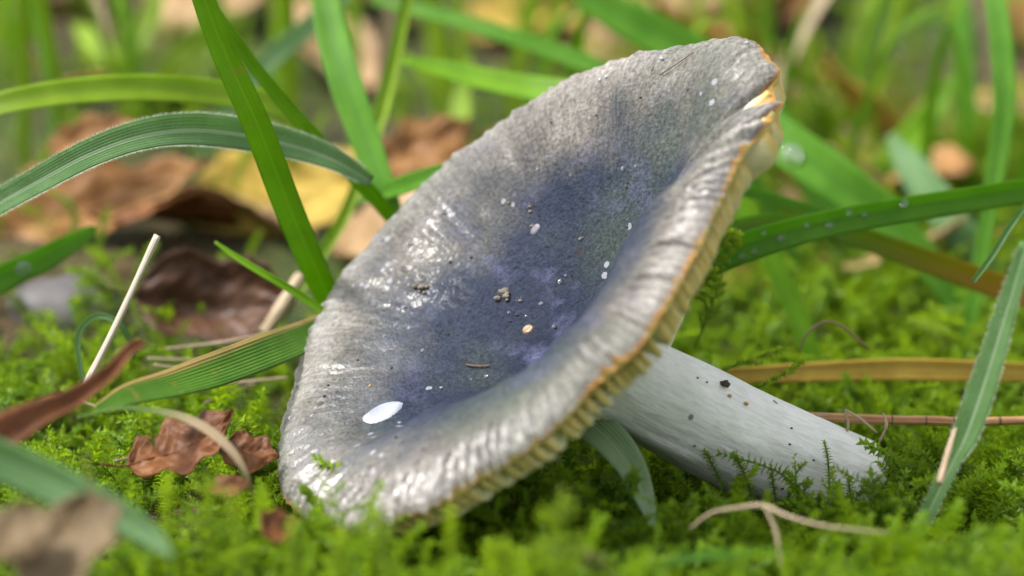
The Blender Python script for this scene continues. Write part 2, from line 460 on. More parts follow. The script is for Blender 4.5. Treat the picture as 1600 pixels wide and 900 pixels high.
rim2 = np.stack([(rim3 - P0) @ E1, (rim3 - P0) @ E2], -1)
cen2 = np.array([0.0, -0.1])
dense = catmull(rim2, 1400, True) - cen2
th = np.arctan2(dense[:, 1], dense[:, 0]); rr = np.hypot(dense[:, 0], dense[:, 1])
o_ = np.argsort(th); th, rr = th[o_], rr[o_]
_g = np.linspace(-np.pi, np.pi, 1440, endpoint=False)
_r = np.interp(_g, np.r_[th - 2 * np.pi, th, th + 2 * np.pi], np.r_[rr, rr, rr])
_k = np.exp(-0.5 * (np.arange(-12, 13) / 2.2) ** 2); _k /= _k.sum()
rr = np.convolve(np.r_[_r[-12:], _r, _r[:12]], _k, 'valid'); th = _g
def R_of(a):
    a = (np.asarray(a) + np.pi) % (2 * np.pi) - np.pi
    return np.interp(a, np.r_[th - 2 * np.pi, th, th + 2 * np.pi], np.r_[rr, rr, rr])
n_px = on_plane(1155, 172); n_v = np.array([(n_px - P0) @ E1, (n_px - P0) @ E2]) - cen2
TH_N = math.atan2(n_v[1], n_v[0])                              # direction of the torn notch
def R_full(a):                                                  # the outline with the notch bridged
    d = (np.asarray(a) - TH_N + np.pi) % (2 * np.pi) - np.pi
    w = 0.26
    r1, r2 = R_of(TH_N - w), R_of(TH_N + w)
    br = r1 + (r2 - r1) * (d + w) / (2 * w)
    return np.where(np.abs(d) < w, np.maximum(br * 0.985, R_of(a)), R_of(a))
DEEP = 1.3
_kt = np.array([0.0, 0.12, 0.3, 0.5, 0.68, 0.82, 0.90, 0.955, 0.985, 1.0])
_kh = np.array([-1.0, -0.985, -0.82, -0.46, -0.14, 0.08, 0.135, 0.105, 0.045, -0.02]) * np.array([DEEP] * 6 + [1.2] * 4)
_ks = np.linspace(0, 1, 400)
def _hermite(x):
    m = np.gradient(_kh, _kt)
    k = np.clip(np.searchsorted(_kt, x, side='right') - 1, 0, len(_kt) - 2)
    h = _kt[k + 1] - _kt[k]; t = (x - _kt[k]) / h
    return ((2*t**3 - 3*t**2 + 1) * _kh[k] + (t**3 - 2*t**2 + t) * h * m[k] + (-2*t**3 + 3*t**2) * _kh[k+1] + (t**3 - t**2) * h * m[k+1])
_prof = _hermite(_ks)
_kh = np.array([-1.3, -1.2, -0.50, -0.02, 0.10, 0.15, 0.145, 0.10, 0.04, -0.02])
_prof2 = _hermite(_ks)                                          # near side: steep wall with a broad rounded shoulder
def cap_h(t, a):
    wn_ = sstep(-0.30, 0.30, np.sin(a))
    h = np.interp(t, _ks, _prof) * (1 - wn_) + np.interp(t, _ks, _prof2) * wn_
    d = (a - TH_N + np.pi) % (2 * np.pi) - np.pi
    h = h - 0.34 * np.exp(-(d / 0.17) ** 2) * sstep(0.2, 0.85, t)               # fold running in from the notch
    h = h + 0.10 * sstep(0.4, 1, t) * n1(a * 1.2 + 4, 1) + 0.05 * sstep(0.3, 1, t) * n1(a * 3.1, 2)
    return h
def cap_point(t, a, h=None, full=False):
    Rr = R_full(a) if full else R_of(a)
    r = t * Rr
    if h is None: h = cap_h(t, a)
    return P0 + (cen2[0] + r * np.cos(a))[..., None] * E1 + (cen2[1] + r * np.sin(a))[..., None] * E2 + np.asarray(h)[..., None] * A_AX

NT_, NA_ = 300, 1000
tt = np.linspace(0.004, 1, NT_) ** 0.9
aa = np.linspace(-np.pi, np.pi, NA_, endpoint=False)
T, A = np.meshgrid(tt, aa, indexing='ij')
Hc = cap_h(T, A)
Pb = cap_point(T, A, Hc)
# relief: margin striae with beads, radial wrinkles, pebbled skin
nst = 118
ph = A * nst + 4.5 * n1(A * 8, 5) + 0.8 * n1(T * 6 + A * 3, 6)
nearw = sstep(-0.3, 0.5, np.sin(A))
amp = sstep(0.80 - 0.06 * nearw, 0.93 - 0.02 * nearw, T) * (0.12 + 1.1 * np.clip(0.5 + 0.9 * n1(A * 6, 8), 0, 1) * np.clip(0.6 + 0.9 * n1(A * 23, 13), 0, 1)) * (0.45 + 0.55 * nearw)
stria = np.cos(ph)
bead = 0.5 + 0.5 * np.sin(T * 80 + 3 * n1(A * 40, 9) + 2 * np.floor(ph / (2 * np.pi)) * 1.7)
amp = amp * (1 + 1.0 * nearw)
rel = amp * (0.028 * stria + 0.06 * np.maximum(stria, 0) * bead)
RIDGE = np.clip(amp * (0.12 + 0.88 * np.maximum(stria, 0) * (0.4 + 0.6 * bead)) * sstep(0.8, 0.92, T) * sstep(1.0, 0.975, T), 0, 1)
Q = np.stack([np.cos(A) * 3, np.sin(A) * 3, T * 1.4], -1)
wr = perlin(np.stack([np.cos(A) * 13, np.sin(A) * 13, T * 3.0], -1)) * 0.030 * sstep(0.4, 0.85, T)
wr2 = perlin(np.stack([np.cos(A) * 30, np.sin(A) * 30, T * 6.0], -1)) * 0.018 * sstep(0.5, 0.9, T)
lump = perlin(Pb * 1.7) * 0.03 + perlin(Pb * 4.3) * 0.007
peb = perlin(Pb * 9) * 0.006 + np.abs(perlin(Pb * 20)) * 0.009 + np.abs(perlin(Pb * 30 + 4)) * 0.005
Hc = Hc + (rel + wr + wr2) * sstep(1.02, 0.985, T) + lump * sstep(1.0, 0.9, T) + peb
edge = np.where(T > 0.93, (0.03 * perlin(np.stack([np.cos(A) * 22, np.sin(A) * 22, T * 0], -1)) + 0.02 * perlin(np.stack([np.cos(A) * 60, np.sin(A) * 60, T * 0], -1))) * sstep(0.93, 1, T) / 3.8, 0)
Ptop = cap_point(T * (1 + edge), A, Hc)
dl = (A - np.pi + np.pi) % (2 * np.pi) - np.pi                  # the low end of the cap, where rain water gathered
WET = sstep(0.45, 0.8, T) * (np.exp(-(dl / 0.75) ** 2) + 0.8 * np.exp(-((dl - 0.9) / 0.6) ** 2)) + 0.55 * sstep(0.8, 0.9, T) * nearw + 0.15 * sstep(0.6, .9, T)
mush_base = at(1330, 765, 2.9); mush_base[2] = float(height(mush_base[0], mush_base[1]))
mush = thing("mushroom", "tilted grey-violet funnel mushroom with ribbed margin and white stem lying in the moss", "mushroom", mush_base)
cap = mk("cap", Ptop.reshape(-1, 3), grid_faces(NT_, NA_, True), M['cap'], mush, mush_base, {"rad": T, "ang": A, "wet": WET, "ridge": RIDGE})
cap["label"] = "slate grey cap with sunken blue-violet centre and pale furrowed rim"
print("rim r range", rr.min(), rr.max(), "notch", math.degrees(TH_N), "centre px", proj(cap_point(np.array(0.0), np.array(0.0)))[:3])
print("near rim depth", proj(cap_point(np.array(1.0), np.array(np.pi/2))), "far", proj(cap_point(np.array(1.0), np.array(-np.pi/2))))

# underside of the cap: thin flesh that carries the gills
NU, NB = 60, 500
tu = np.linspace(0.02, 1.0, NU); au_ = np.linspace(-np.pi, np.pi, NB, endpoint=False)
TU, AU = np.meshgrid(tu, au_, indexing='ij')
def under_h(t, a):
    th_ = 0.045 + 0.075 * sstep(1.0, 0.95, t) + 0.16 * sstep(0.95, 0.3, t)
    return cap_h(t, a) - th_
HU = under_h(TU, AU)
PU = cap_point(TU * 0.996, AU, HU, True)
flesh = mk("cap_flesh", PU.reshape(-1, 3), grid_faces(NU, NB, True)[:, ::-1], M['flesh'], cap, mush_base, {"rad": TU})
# edge wall between skin and flesh
Pe1 = Ptop[-1]
Pe0 = cap_point(np.full(NA_, 0.996), aa, under_h(np.ones(NA_), aa), True)
mk("cap_edge", np.vstack([Pe1, Pe0]), grid_faces(2, NA_, True), M['flesh'], cap, mush_base, {"rad": np.r_[np.full(NA_, 0.945), np.full(NA_, 0.915)] + 0.05 * np.tile(n1(aa * 14, 3), 2) - 0.08 * np.tile(np.exp(-((aa - TH_N) / 0.16) ** 2), 2)})

NG = 150
for g in range(NG):
    a0 = -np.pi + 2 * np.pi * g / NG + rng.normal(0, 0.009)
    short = (g % 3 == 2)
    tg = (0.5 if short else 0.14) + (0.985 - (0.5 if short else 0.14)) * np.linspace(0, 1, 22) ** 0.6
    ag = a0 + 0.02 * np.sin(tg * 5 + g) 
    top = cap_point(tg, ag, under_h(tg, ag) + 0.03, True)
    dep = (0.03 + 0.50 * np.sqrt(np.clip(1 - np.clip((tg - 0.89) / 0.096, 0, 1) ** 2, 0, 1))) * (0.92 + 0.1 * rng.random())
    if short: dep = dep * sstep(0.5, 0.65, tg)
    bot = top - dep[:, None] * A_AX
    side = unit(-np.sin(ag)[:, None] * E1 + np.cos(ag)[:, None] * E2)
    wt, wb = 0.046, 0.036
    V = np.concatenate([top - side * wt, top + side * wt, bot + side * wb, bot - side * wb]).reshape(4, 22, 3).transpose(1, 0, 2).reshape(-1, 3)
    F = list(grid_faces(22, 4, True)) + [[0, 1, 2, 3], [87, 86, 85, 84]]
    mk("gill", V, F, M['gill'], cap, mush_base, {"rad": np.repeat(tg, 4)})

# stem
sp = np.array([cap_point(np.array(0.0), np.array(0.0)) - 0.12 * A_AX, at(1003, 608, 0.9), at(1105, 660, 1.5), at(1215, 715, 2.1), at(1332, 773, 2.7)])
NS, NC = 150, 96
cs = catmull(sp, NS)
tan = unit(np.gradient(cs, axis=0))
vv = np.linspace(0, 1, NS)
rad_s = np.interp(vv, [0, .12, .25, .45, .7, .88, .96, 1.0], [.85, .68, .64, .665, .70, .74, .76, .66])
sd = unit(np.cross(tan, TOW)); nm = unit(np.cross(sd, tan))
VV, CC = np.meshgrid(vv, np.linspace(0, 2 * np.pi, NC, endpoint=False), indexing='ij')
q = np.stack([np.cos(CC) * 2.2, np.sin(CC) * 2.2, VV * 3.0], -1)
fibq = np.stack([np.cos(CC) * 9, np.sin(CC) * 9, VV * 5.0], -1)
rs = rad_s[:, None] * (1 + 0.05 * perlin(q) + 0.018 * perlin(fibq) + 0.008 * perlin(fibq * 2.3)) + 0.03 * sstep(0.93, 1, VV) * perlin(np.stack([np.cos(CC) * 6, np.sin(CC) * 6, VV * 14], -1))
Pst = cs[:, None, :] + rs[..., None] * (np.cos(CC)[..., None] * sd[:, None, :] + np.sin(CC)[..., None] * nm[:, None, :])
Pst = Pst + (0.16 * sstep(0.9, 1, VV) * perlin(np.stack([np.cos(CC) * 3.5, np.sin(CC) * 3.5, VV * 2], -1)))[..., None] * tan[:, None, :]
endc = cs[-1] - tan[-1] * 0.04
ringin = endc + (Pst[-1] - endc) * 0.55 - tan[-1] * 0.02
Vs = np.vstack([Pst.reshape(-1, 3), ringin, endc[None]])
Fs = [list(f) for f in grid_faces(NS + 1, NC, True)] + [[NS * NC + j, NS * NC + (j + 1) % NC, (NS + 1) * NC] for j in range(NC)]
ua = np.concatenate([(CC / np.pi).ravel(), np.linspace(0, 2, NC), [0]]); va = np.concatenate([VV.ravel(), np.ones(NC + 1)])
stem = mk("stem", Vs, Fs, M['stem'], mush, mush_base, {"u": ua, "v": va})
stem["label"] = "smooth whitish stem with a torn blunt foot"

# lookup of surface points by photo pixel
def make_lookup(Pg):
    du = np.gradient(Pg, axis=0); dv = np.gradient(Pg, axis=1)
    nr = unit(np.cross(du, dv)).reshape(-1, 3)
    P = Pg.reshape(-1, 3); pp = proj(P)
    nr = np.where(((nr * (CAM - P)).sum(-1) < 0)[:, None], -nr, nr)
    def f(px, py):
        d = (pp[:, 0] - px) ** 2 + (pp[:, 1] - py) ** 2
        k = np.where(d < max(d.min() * 2, 9))[0]
        k = k[np.argmin(pp[k, 2])]
        return P[k], nr[k]
    return f
cap_at = make_lookup(Ptop[20:-8])
nr_fix = None
stem_at = make_lookup(Pst)

LOC = Ptop[60:-4].reshape(-1, 3)
def disc_on(look, px, py, rx, ry, rot, bulge, n=26, rings=6, hollow=False):
    c, nn = look(px, py)
    V, F = [], []
    e1 = unit(RIGHT - nn * (RIGHT @ nn)); e2 = np.cross(nn, e1)
    for i in range(rings + 1):
        f = i / rings
        for j in range(n):
            w = 2 * math.pi * j / n
            x, y = rx * f * math.cos(w) * (1 + .06 * math.sin(3 * w + 1)), ry * f * math.sin(w) * (1 + .05 * math.sin(2 * w))
            x, y = x * math.cos(rot) - y * math.sin(rot), x * math.sin(rot) + y * math.cos(rot)
            z = (bulge * (1 - f * f) if not hollow else bulge * (math.sin(f * math.pi) * 0.9 - 0.5 * (1 - f))) - 0.02 * (f > 0.99)
            V.append(c + e1 * x + e2 * y + nn * (z + 0.004))
    V = np.array(V)
    loc = LOC[((LOC - c) ** 2).sum(-1) < (max(rx, ry) * 1.6) ** 2]
    k = ((V[:, None] - loc[None]) ** 2).sum(-1).argmin(1)
    V = V + np.outer(((loc[k] - c) @ nn), nn) + nn * 0.006
    return V, grid_faces(rings + 1, n, True), c, nn

V, F, _, _ = disc_on(cap_at, 595, 643, 0.30, 0.17, math.radians(28), 0.010)
mk("bare_patch", V, F, M['scar'], cap, mush_base)["label"] = "white oval patch where the skin is gone"
V, F, _, _ = disc_on(cap_at, 824, 512, 0.085, 0.075, 0, 0.004)
mk("pit", V, F, M['pit'], cap, mush_base)["label"] = "small round ochre pit in the cap"

M['lilac'] = mat_flesh('lilac spot', (0.08, 0.078, 0.10), (0.15, 0.145, 0.18), None, 0.1, 0.5)
for px, py, rx, ry in ((834, 357, .07, .10), (630, 478, .045, .04), (617, 505, .045, .04), (640, 510, .04, .035), (596, 372, .05, .035), (655, 400, .04, .035), (853, 245, .035, .03), (640, 380, .06, .04), (608, 470, .04, .03), (700, 300, .05, .035), (575, 470, .06, .035), (690, 370, .03, .03), (660, 545, .04, .03)):
    V, F, _, _ = disc_on(cap_at, px, py, rx, ry, rng.uniform(0, 3), 0.002, 14, 3)
    mk("pale_spot", V, F, M['lilac'], cap, mush_base)

# ------------------------------------------------------------------ crumbs and drops
def ico(sub=1):
    import bmesh
    bm = bmesh.new(); bmesh.ops.create_icosphere(bm, subdivisions=sub, radius=1)
    V = np.array([v.co[:] for v in bm.verts]); F = [[v.index for v in f.verts] for f in bm.faces]
    bm.free(); return V, F
IV1, IF1 = ico(2); IV2, IF2 = ico(3)
def lump_mesh(r, seed, sq=0.7):
    k = 1 + 0.45 * perlin(IV1 * 1.3 + seed * 7.1) + 0.2 * perlin(IV1 * 3.1 + seed)
    return IV1 * k[:, None] * r * np.array([1, 0.8, sq])
def crumb(look, px, py, r, mat, label, group=None, cat="soil crumb", name="soil_crumb", pieces=1):
    c, nn = look(px, py)
    V, F = [], []
    for k in range(pieces):
        e1 = unit(np.cross(nn, [0.3, 0.2, 0.9])); e2 = np.cross(nn, e1)
        off = (e1 * rng.normal(0, 1.0) + e2 * rng.normal(0, .7)) * r * (0 if k == 0 else 1.1)
        rr_ = r * (1 if k == 0 else 0.35 + 0.4 * rng.random())
        F += [[i + len(V) * 1 for i in f] for f in ([list(x) for x in IF1])] if not V else [[i + len(V) for i in f] for f in IF1]
        V += list(lump_mesh(rr_, rng.random() * 50) + c + off + nn * rr_ * 0.35)
    o = mk(name, V, F, mat, None, c)
    return tag(o, label, cat, group)
def drop(pos, nn, r, label, group, mesh=[None]):
    V = IV2 * r; 
    h = (V @ nn); V = V - np.outer(h, nn) * 0.5
    o = mk("water_droplet", V + pos + nn * r * 0.35, IF2, M['water'], None, pos)
    return tag(o, label, "water droplet", group)

crumb(cap_at, 788, 455, 0.075, M['crumb_pale'], "largest pale soil crumb in the middle of the mushroom cap", None, pieces=6)
crumb(cap_at, 659, 447, 0.06, M['crumb_pale'], "loose pale soil crumb on the cap halfway to the tall grass blade", None, pieces=7)
crumb(cap_at, 812, 468, 0.03, M['crumb_pale'], "small pale crumb beside the largest crumb on the cap", None, pieces=3)
crumb(cap_at, 577, 601, 0.022, M['crumb_orange'], "orange-brown speck above the white oval patch of the cap")
for px, py in ((793, 316), (828, 330), (826, 322), (693, 333), (640, 380), (905, 372), (830, 352)):
    crumb(cap_at, px, py, 0.026, M['crumb_pale'], "tiny pale soil crumb on the violet part of the cap", "tiny pale crumbs on the cap", pieces=3)
for px, py in ((610, 573), (512, 600), (505, 618), (700, 520), (868, 510), (808, 490), (796, 500), (978, 285), (977, 291), (617, 682), (628, 690), (660, 700), (748, 640), (770, 300), (900, 470), (930, 180), (860, 190), (1000, 150), (560, 560), (640, 600), (702, 408), (735, 400)):
    crumb(cap_at, px, py, 0.015 + 0.01 * rng.random(), M['crumb_dark'], "tiny dark speck of soil on the mushroom cap", "dark specks on the cap", name="soil_speck", cat="soil speck")
for px, py in ((1032, 92), (946, 120), (936, 124), (1168, 66)):
    crumb(cap_at, px, py, 0.03, M['scar'], "white flake clinging to the upper rim of the cap", "white flakes on the upper rim", cat="flake", name="skin_flake", pieces=2)
for px, py, r in ((873, 440, .035), (845, 473, .028), (883, 428, .02), (822, 492, .02), (760, 586, .028), (735, 591, .02), (690, 603, .02), (890, 273, .026), (972, 262, .03), (992, 258, .026), (840, 262, .028), (866, 508, .022), (795, 486, .018), (632, 478, .03), (616, 505, .028), (600, 523, .022), (691, 330, .02), (638, 381, .03)):
    c, nn = cap_at(px, py)
    drop(c, nn, r, "tiny water bead on the mushroom cap", "water beads on the cap")
crumb(stem_at, 1132, 599, 0.065, M['crumb_dark'], "dark grey soil crumb stuck to the top of the stem")
crumb(stem_at, 1139, 620, 0.03, M['crumb_orange'], "orange crumb on the stem, paired with another", "orange crumbs on the stem")
crumb(stem_at, 1167, 631, 0.034, M['crumb_orange'], "orange crumb on the stem, paired with another", "orange crumbs on the stem")
for px, py in ((1090, 590), (1238, 669), (1233, 695), (1085, 697), (1105, 597), (1270, 720), (1225, 763)):
    crumb(stem_at, px, py, 0.018, M['crumb_dark'], "tiny dark speck of soil on the white stem", "dark specks on the stem", name="soil_speck", cat="soil speck")

def tube(P, r, n=8):
    P = np.asarray(P, float); m = len(P)
    tn = unit(np.gradient(P, axis=0)); s_ = unit(np.cross(tn, [0.31, 0.2, 0.93])); b_ = np.cross(tn, s_)
    r = np.broadcast_to(np.asarray(r, float), (m,))
    w = np.linspace(0, 2 * np.pi, n, endpoint=False)
    V = (P[:, None] + r[:, None, None] * (np.cos(w)[None, :, None] * s_[:, None] + np.sin(w)[None, :, None] * b_[:, None])).reshape(-1, 3)
    F = [list(f) for f in grid_faces(m, n, True)] + [list(range(n))[::-1], list(range((m - 1) * n, m * n))]
    return V, F, np.tile(w / np.pi - 1, m), np.repeat(np.linspace(0, 1, m), n)
def twig_on_cap(pxs, r, label):
    P = np.array([sum(cap_at(*p)) * 1.0 if False else cap_at(*p)[0] + cap_at(*p)[1] * 0.03 for p in pxs])
    V, F, u, v = tube(catmull(P, 16), r, 6)
    tag(mk("plant_fibre", V, F, M['straw_dark'], None, P[0], {"u": u, "v": v}), label, "plant fibre")
twig_on_cap([(728, 570), (745, 572), (765, 572)], 0.014, "short dark plant fibre lying on the middle of the cap")
twig_on_cap([(1030, 118), (1055, 102), (1085, 82)], 0.008, "thin dark fibre crossing the upper rim of the cap")

# ------------------------------------------------------------------ grass
def ribbon(C3, W, roll=0.0, fold=0.25, thick=0.018, nc=9, ref=None, wav=0.0, seed=0):
    n = len(C3)
    tn = unit(np.gradient(C3, axis=0))
    ref = (CAM - C3) if ref is None else np.broadcast_to(np.asarray(ref, float), C3.shape)
    sd_ = unit(np.cross(tn, ref)); nm_ = unit(np.cross(sd_, tn))
    roll = np.broadcast_to(np.asarray(roll, float), (n,)) + wav * n1(np.linspace(0, 4, n), seed)
    s2 = sd_ * np.cos(roll)[:, None] + nm_ * np.sin(roll)[:, None]
    n2 = -sd_ * np.sin(roll)[:, None] + nm_ * np.cos(roll)[:, None]
    c = np.linspace(-1, 1, nc)
    dz = fold * (np.sqrt(c * c + 0.01) - 0.1)
    hw = np.asarray(W)[:, None] / 2
    top = C3[:, None] + (hw * c)[..., None] * s2[:, None] + (hw * dz)[..., None] * n2[:, None]
    tk = np.minimum(thick, 0.3 * np.asarray(W))[:, None] * (1 - 0.75 * c ** 2)
    bot = top - tk[..., None] * n2[:, None]
    V = np.concatenate([top, bot[:, ::-1]], 1)
    k = 2 * nc
    F = [list(f) for f in grid_faces(n, k, True)]
    F += [list(range(k))[::-1], list(range((n - 1) * k, n * k))]
    u = np.tile(np.concatenate([c, c[::-1]]), n); v = np.repeat(np.linspace(0, 1, n), k)
    return V.reshape(-1, 3), F, u, v, top, n2

def grass(pts, w, mat, label, group=None, roll=0.0, fold=0.25, name="grass_leaf", cat="grass blade", n=56, hairs=0, to_ground=None, wav=0.15, ref=None):
    """pts: (px, py, depth) from base to tip; w: widths in photo pixels at those points"""
    P = np.array([at(*p) for p in pts]); sc = np.array([(FOCUS + p[2]) * 0.36 / 1600 for p in pts])
    W = np.asarray(w, float) * sc
    if to_ground is not None:
        d = unit(P[0] - P[1]); ext = []; g = P[0].copy()
        for k_ in range(40):
            d = unit(d + np.array([0, 0, -0.10 if d[2] > -0.9 else 0])); g = g + d * 0.3; ext.append(g.copy())
            if g[2] < float(height(g[0], g[1])) - 0.15: break
        ext = ext[::-1][::3] if len(ext) > 3 else ext[::-1][:1]
        if np.linalg.norm(ext[-1] - P[0]) < 0.35 and len(ext) > 1: ext = ext[:-1]
        P = np.vstack([np.array(ext), P]); W = np.r_[np.linspace(.7, .95, len(ext)) * W[0], W]
    global START
    START = (len(P) - len(pts)) / (len(P) - 1)
    C3 = catmull(P, n); Wc = np.maximum(catmull(np.stack([W, W, W], -1), n)[:, 0], 0.008)
    V, F, u, v, top, n2 = ribbon(C3, Wc, roll, fold, wav=wav, seed=len(bpy.data.meshes), ref=ref)
    base = C3[0]
    if hairs:
        root = thing(name, label, cat, base, group)
        mk("leaf_surface", V, F, M[mat], root, base, {"u": u, "v": v})
        HV, HF = [], []
        for _ in range(hairs):
            i = rng.integers(2, n - 2); e = -1 if rng.random() < .5 else 0
            f = rng.random(); p = top[i, e] * (1 - f) + top[i + 1, e] * f
            out = unit(top[i, e] - C3[i])
            if rng.random() < 0.25:
                j = rng.integers(1, top.shape[1] - 1); p = top[i, j] * (1 - f) + top[i + 1, j] * f; out = unit(C3[i + 1] - C3[i]) * 0.8 + n2[i] * .5
            d = unit(out * (0.9 if e is not None else 0) + n2[i] * rng.uniform(0.1, 1.0) + rng.normal(0, .25, 3)) * rng.uniform(0.03, 0.06)
            s3 = unit(np.cross(d, [0.2, 0.9, 0.3])) * 0.0022; s4 = unit(np.cross(d, s3)) * 0.0022
            b = len(HV); HV += [p + s3, p - s3 * .5 + s4, p - s3 * .5 - s4, p + d]
            HF += [[b, b + 1, b + 3], [b + 1, b + 2, b + 3], [b + 2, b, b + 3]]
        h = mk("leaf_hairs", HV, HF, M['hair'], root, base, smooth=False); h["kind"] = "stuff"
        return root, top, n2
    o = mk(name, V, F, M[mat], None, base, {"u": u, "v": v})
    tag(o, label, cat, group)
    return o, top, n2

def drop_on(bl, f, c, r, label, group, start=0.0):
    _, top, n2 = bl
    f = start + (1 - start) * f
    i = int(f * (len(top) - 1)); j = int((c * 0.5 + 0.5) * (top.shape[1] - 1))
    drop(top[i, j], unit(n2[i]), r * 1.45, label, group)

# tall blades left of the cap
grass([(540, 520, 5.6), (505, 445, 4.4), (455, 330, 3.2), (405, 200, 2.2), (355, 90, 1.8), (318, -5, 1.5), (285, -110, 1.2)], [34, 42, 47, 46, 42, 36, 25], 'grass_bright',
      "tall bright green grass blade slanting in front of the curved hairy blade", roll=0.25, fold=0.35, to_ground=0.6)
g_hair = grass([(580, 285, 4.2), (530, 255, 4.0), (470, 232, 3.8), (390, 213, 3.4), (300, 204, 2.8), (220, 214, 2.2), (140, 242, 1.6), (60, 284, 1.0), (-20, 330, 0.4), (-90, 385, 0)], [20, 34, 44, 50, 52, 50, 46, 42, 38, 26], 'grass_blue',
      "arched blue-green grass blade edged with fine hairs and a pale midrib", roll=-0.35, fold=0.3, hairs=4200)
grass([(475, 190, 6.5), (420, 162, 6.3), (340, 146, 6), (230, 138, 5.5), (120, 143, 5.2), (20, 158, 5), (-80, 185, 5)], [20, 36, 42, 44, 42, 38, 28], 'grass_yellow',
      "light green grass blade arching level above the hairy blade", roll=-0.2)
grass([(640, 370, 5.5), (600, 318, 5.2), (555, 268, 4.8), (500, 215, 4.4), (440, 148, 4.2), (390, 85, 4), (340, 15, 3.8), (300, -60, 3.8)], [24, 27, 30, 28, 26, 26, 30, 20], 'grass_bright',
      "folded green grass blade crossing behind the tall bright blade", roll=0.6, fold=0.8, to_ground=0.5)
grass([(622, 350, 6), (600, 300, 6), (570, 215, 6.3), (540, 130, 6.6), (518, 50, 7), (505, -30, 7.4), (500, -90, 7.8)], [26, 40, 48, 52, 50, 40, 24], 'grass_deep',
      "broad deep green grass blade standing upright just behind the cap", roll=-0.1, to_ground=0.5)
grass([(420, 540, 7), (450, 480, 7.2), (500, 400, 7.5), (545, 320, 8), (588, 200, 8.5), (612, 110, 8.8), (632, 15, 9), (645, -60, 9)], [14, 16, 18, 20, 24, 22, 18, 12], 'grass_yellow',
      "slender yellow-green grass stalk rising behind the upright broad blade", name="grass_stalk", cat="grass stalk", fold=1.0)
grass([(960, 165, 7.5), (900, 148, 7.7), (830, 138, 8), (760, 125, 8.2), (690, 108, 8.4), (630, 95, 8.5)], [44, 42, 40, 36, 30, 12], 'grass_bright',
      "short bright grass blade reaching sideways from behind the cap top", roll=-0.4, to_ground=0.3)
grass([(1000, 130, 10.5), (940, 108, 10.6), (870, 82, 10.8), (790, 55, 11), (720, 33, 11.3), (650, 15, 11.6), (580, 0, 12)], [28, 28, 30, 28, 24, 22, 12], 'grass_deep',
      "thin dark green grass blade running parallel above the short bright blade", roll=-0.3, to_ground=0.3)
grass([(1120, 110, 12), (1060, 75, 12), (1000, 42, 12), (950, 15, 12), (880, -30, 12)], [60, 66, 64, 56, 30], 'grass_deep',
      "very broad deep green blade touching the uppermost rim of the cap", roll=-0.2, to_ground=0.3)
grass([(720, 255, 4.5), (680, 272, 5), (640, 286, 5.5), (600, 300, 6), (560, 315, 6)], [14, 26, 30, 26, 8], 'grass_deep',
      "low dark grass blade peeping out beside the upright broad blade", roll=-0.3)
grass([(722, 300, 14), (720, 230, 14), (722, 150, 14.5), (735, 90, 15)], [26, 32, 28, 6], 'grass_yellow', "small upright yellow-green blade behind the cap's long edge", roll=0.2, to_ground=0.4)
grass([(380, 140, 13), (430, 85, 13), (490, 35, 13.5), (550, -20, 14)], [28, 32, 32, 20], 'grass_pale', "soft pale green blade slanting behind the tall bright blade", to_ground=0.5)
for k, (a, b, c_) in enumerate([((200, 120), (170, 90), (135, 55)), ((185, 130), (215, 70), (240, 5)), ((260, 120), (300, 80), (350, 40)), ((240, 210), (290, 150), (330, 60))]):
    grass([(a[0], a[1] + 60, 17 + k), (*a, 17 + k), (*b, 17 + k), (*c_, 17.5 + k), (c_[0] * 1.5 - b[0] * .5, c_[1] * 1.5 - b[1] * .5, 18 + k)], [20, 30, 32, 28, 10], 'grass_yellow',
          "yellow-green grass blade in the tuft above the level arching blade", "grass tuft far behind the arching blade", to_ground=0.3)

# low ones on the left
g_edge = grass([(520, 500, 4.4), (470, 528, 3.2), (410, 552, 2.0), (340, 578, 1.0), (270, 600, 0.4), (200, 618, -0.2), (150, 640, -0.6)], [40, 58, 62, 62, 54, 40, 14], 'grass_edge',
      "broad green grass blade with a dried tan edge lying on the moss", roll=-0.5, fold=0.12)
g_drop = grass([(-60, 470, 5), (10, 430, 5.2), (70, 402, 5.5), (130, 368, 6), (150, 355, 6.2)], [44, 46, 42, 26, 6], 'grass_deep',
      "short dark grass blade carrying a big water drop beside the grey stone", roll=-0.4)
drop_on(g_drop, 0.36, 0.1, 0.085, "big shining water drop on the short dark grass blade", None)
grass([(520, 500, 3.6), (470, 462, 3.6), (420, 432, 3.6), (370, 402, 3.7), (336, 378, 3.8)], [14, 13, 12, 10, 4], 'grass_bright', "thin green grass shoot at the foot of the tall bright blade", fold=0.6, to_ground=0.2)
grass([(395, 775, -1.2), (385, 742, -1.3), (362, 705, -1.2), (325, 672, -1.0), (280, 650, -0.8), (230, 640, -0.7), (180, 638, -0.8), (120, 652, -0.9)][::-1], [3, 8, 10, 13, 16, 15, 9, 4], 'grass_fade',
      "narrow curling grass strip fading from green to tan above the brown leaf", roll=0.5, fold=0.2)
grass([(130, 600, 3), (122, 525, 3), (150, 494, 3), (185, 505, 3), (204, 535, 3.1), (210, 560, 3.2)], [8, 9, 10, 10, 9, 5], 'grass_pale', "small hooked pale grass curl beside the bleached straw", fold=0.5)
grass([(-40, 700, -4.5), (40, 735, -4.5), (110, 768, -4.6), (180, 800, -4.8), (240, 840, -5), (270, 870, -5.2)], [66, 68, 64, 54, 36, 8], 'grass_pale', "soft blue-green grass blade sinking into the moss below the dark curled stalk", roll=-0.3)
grass([(885, 640, 0.9), (935, 672, 0.4), (978, 720, 0.0), (1005, 775, -0.4), (1018, 815, -0.6), (1020, 830, -0.7)], [40, 58, 52, 34, 14, 4], 'grass_white', "pale pointed grass blade bending down between the cap and the stem", roll=0.3, fold=0.3)
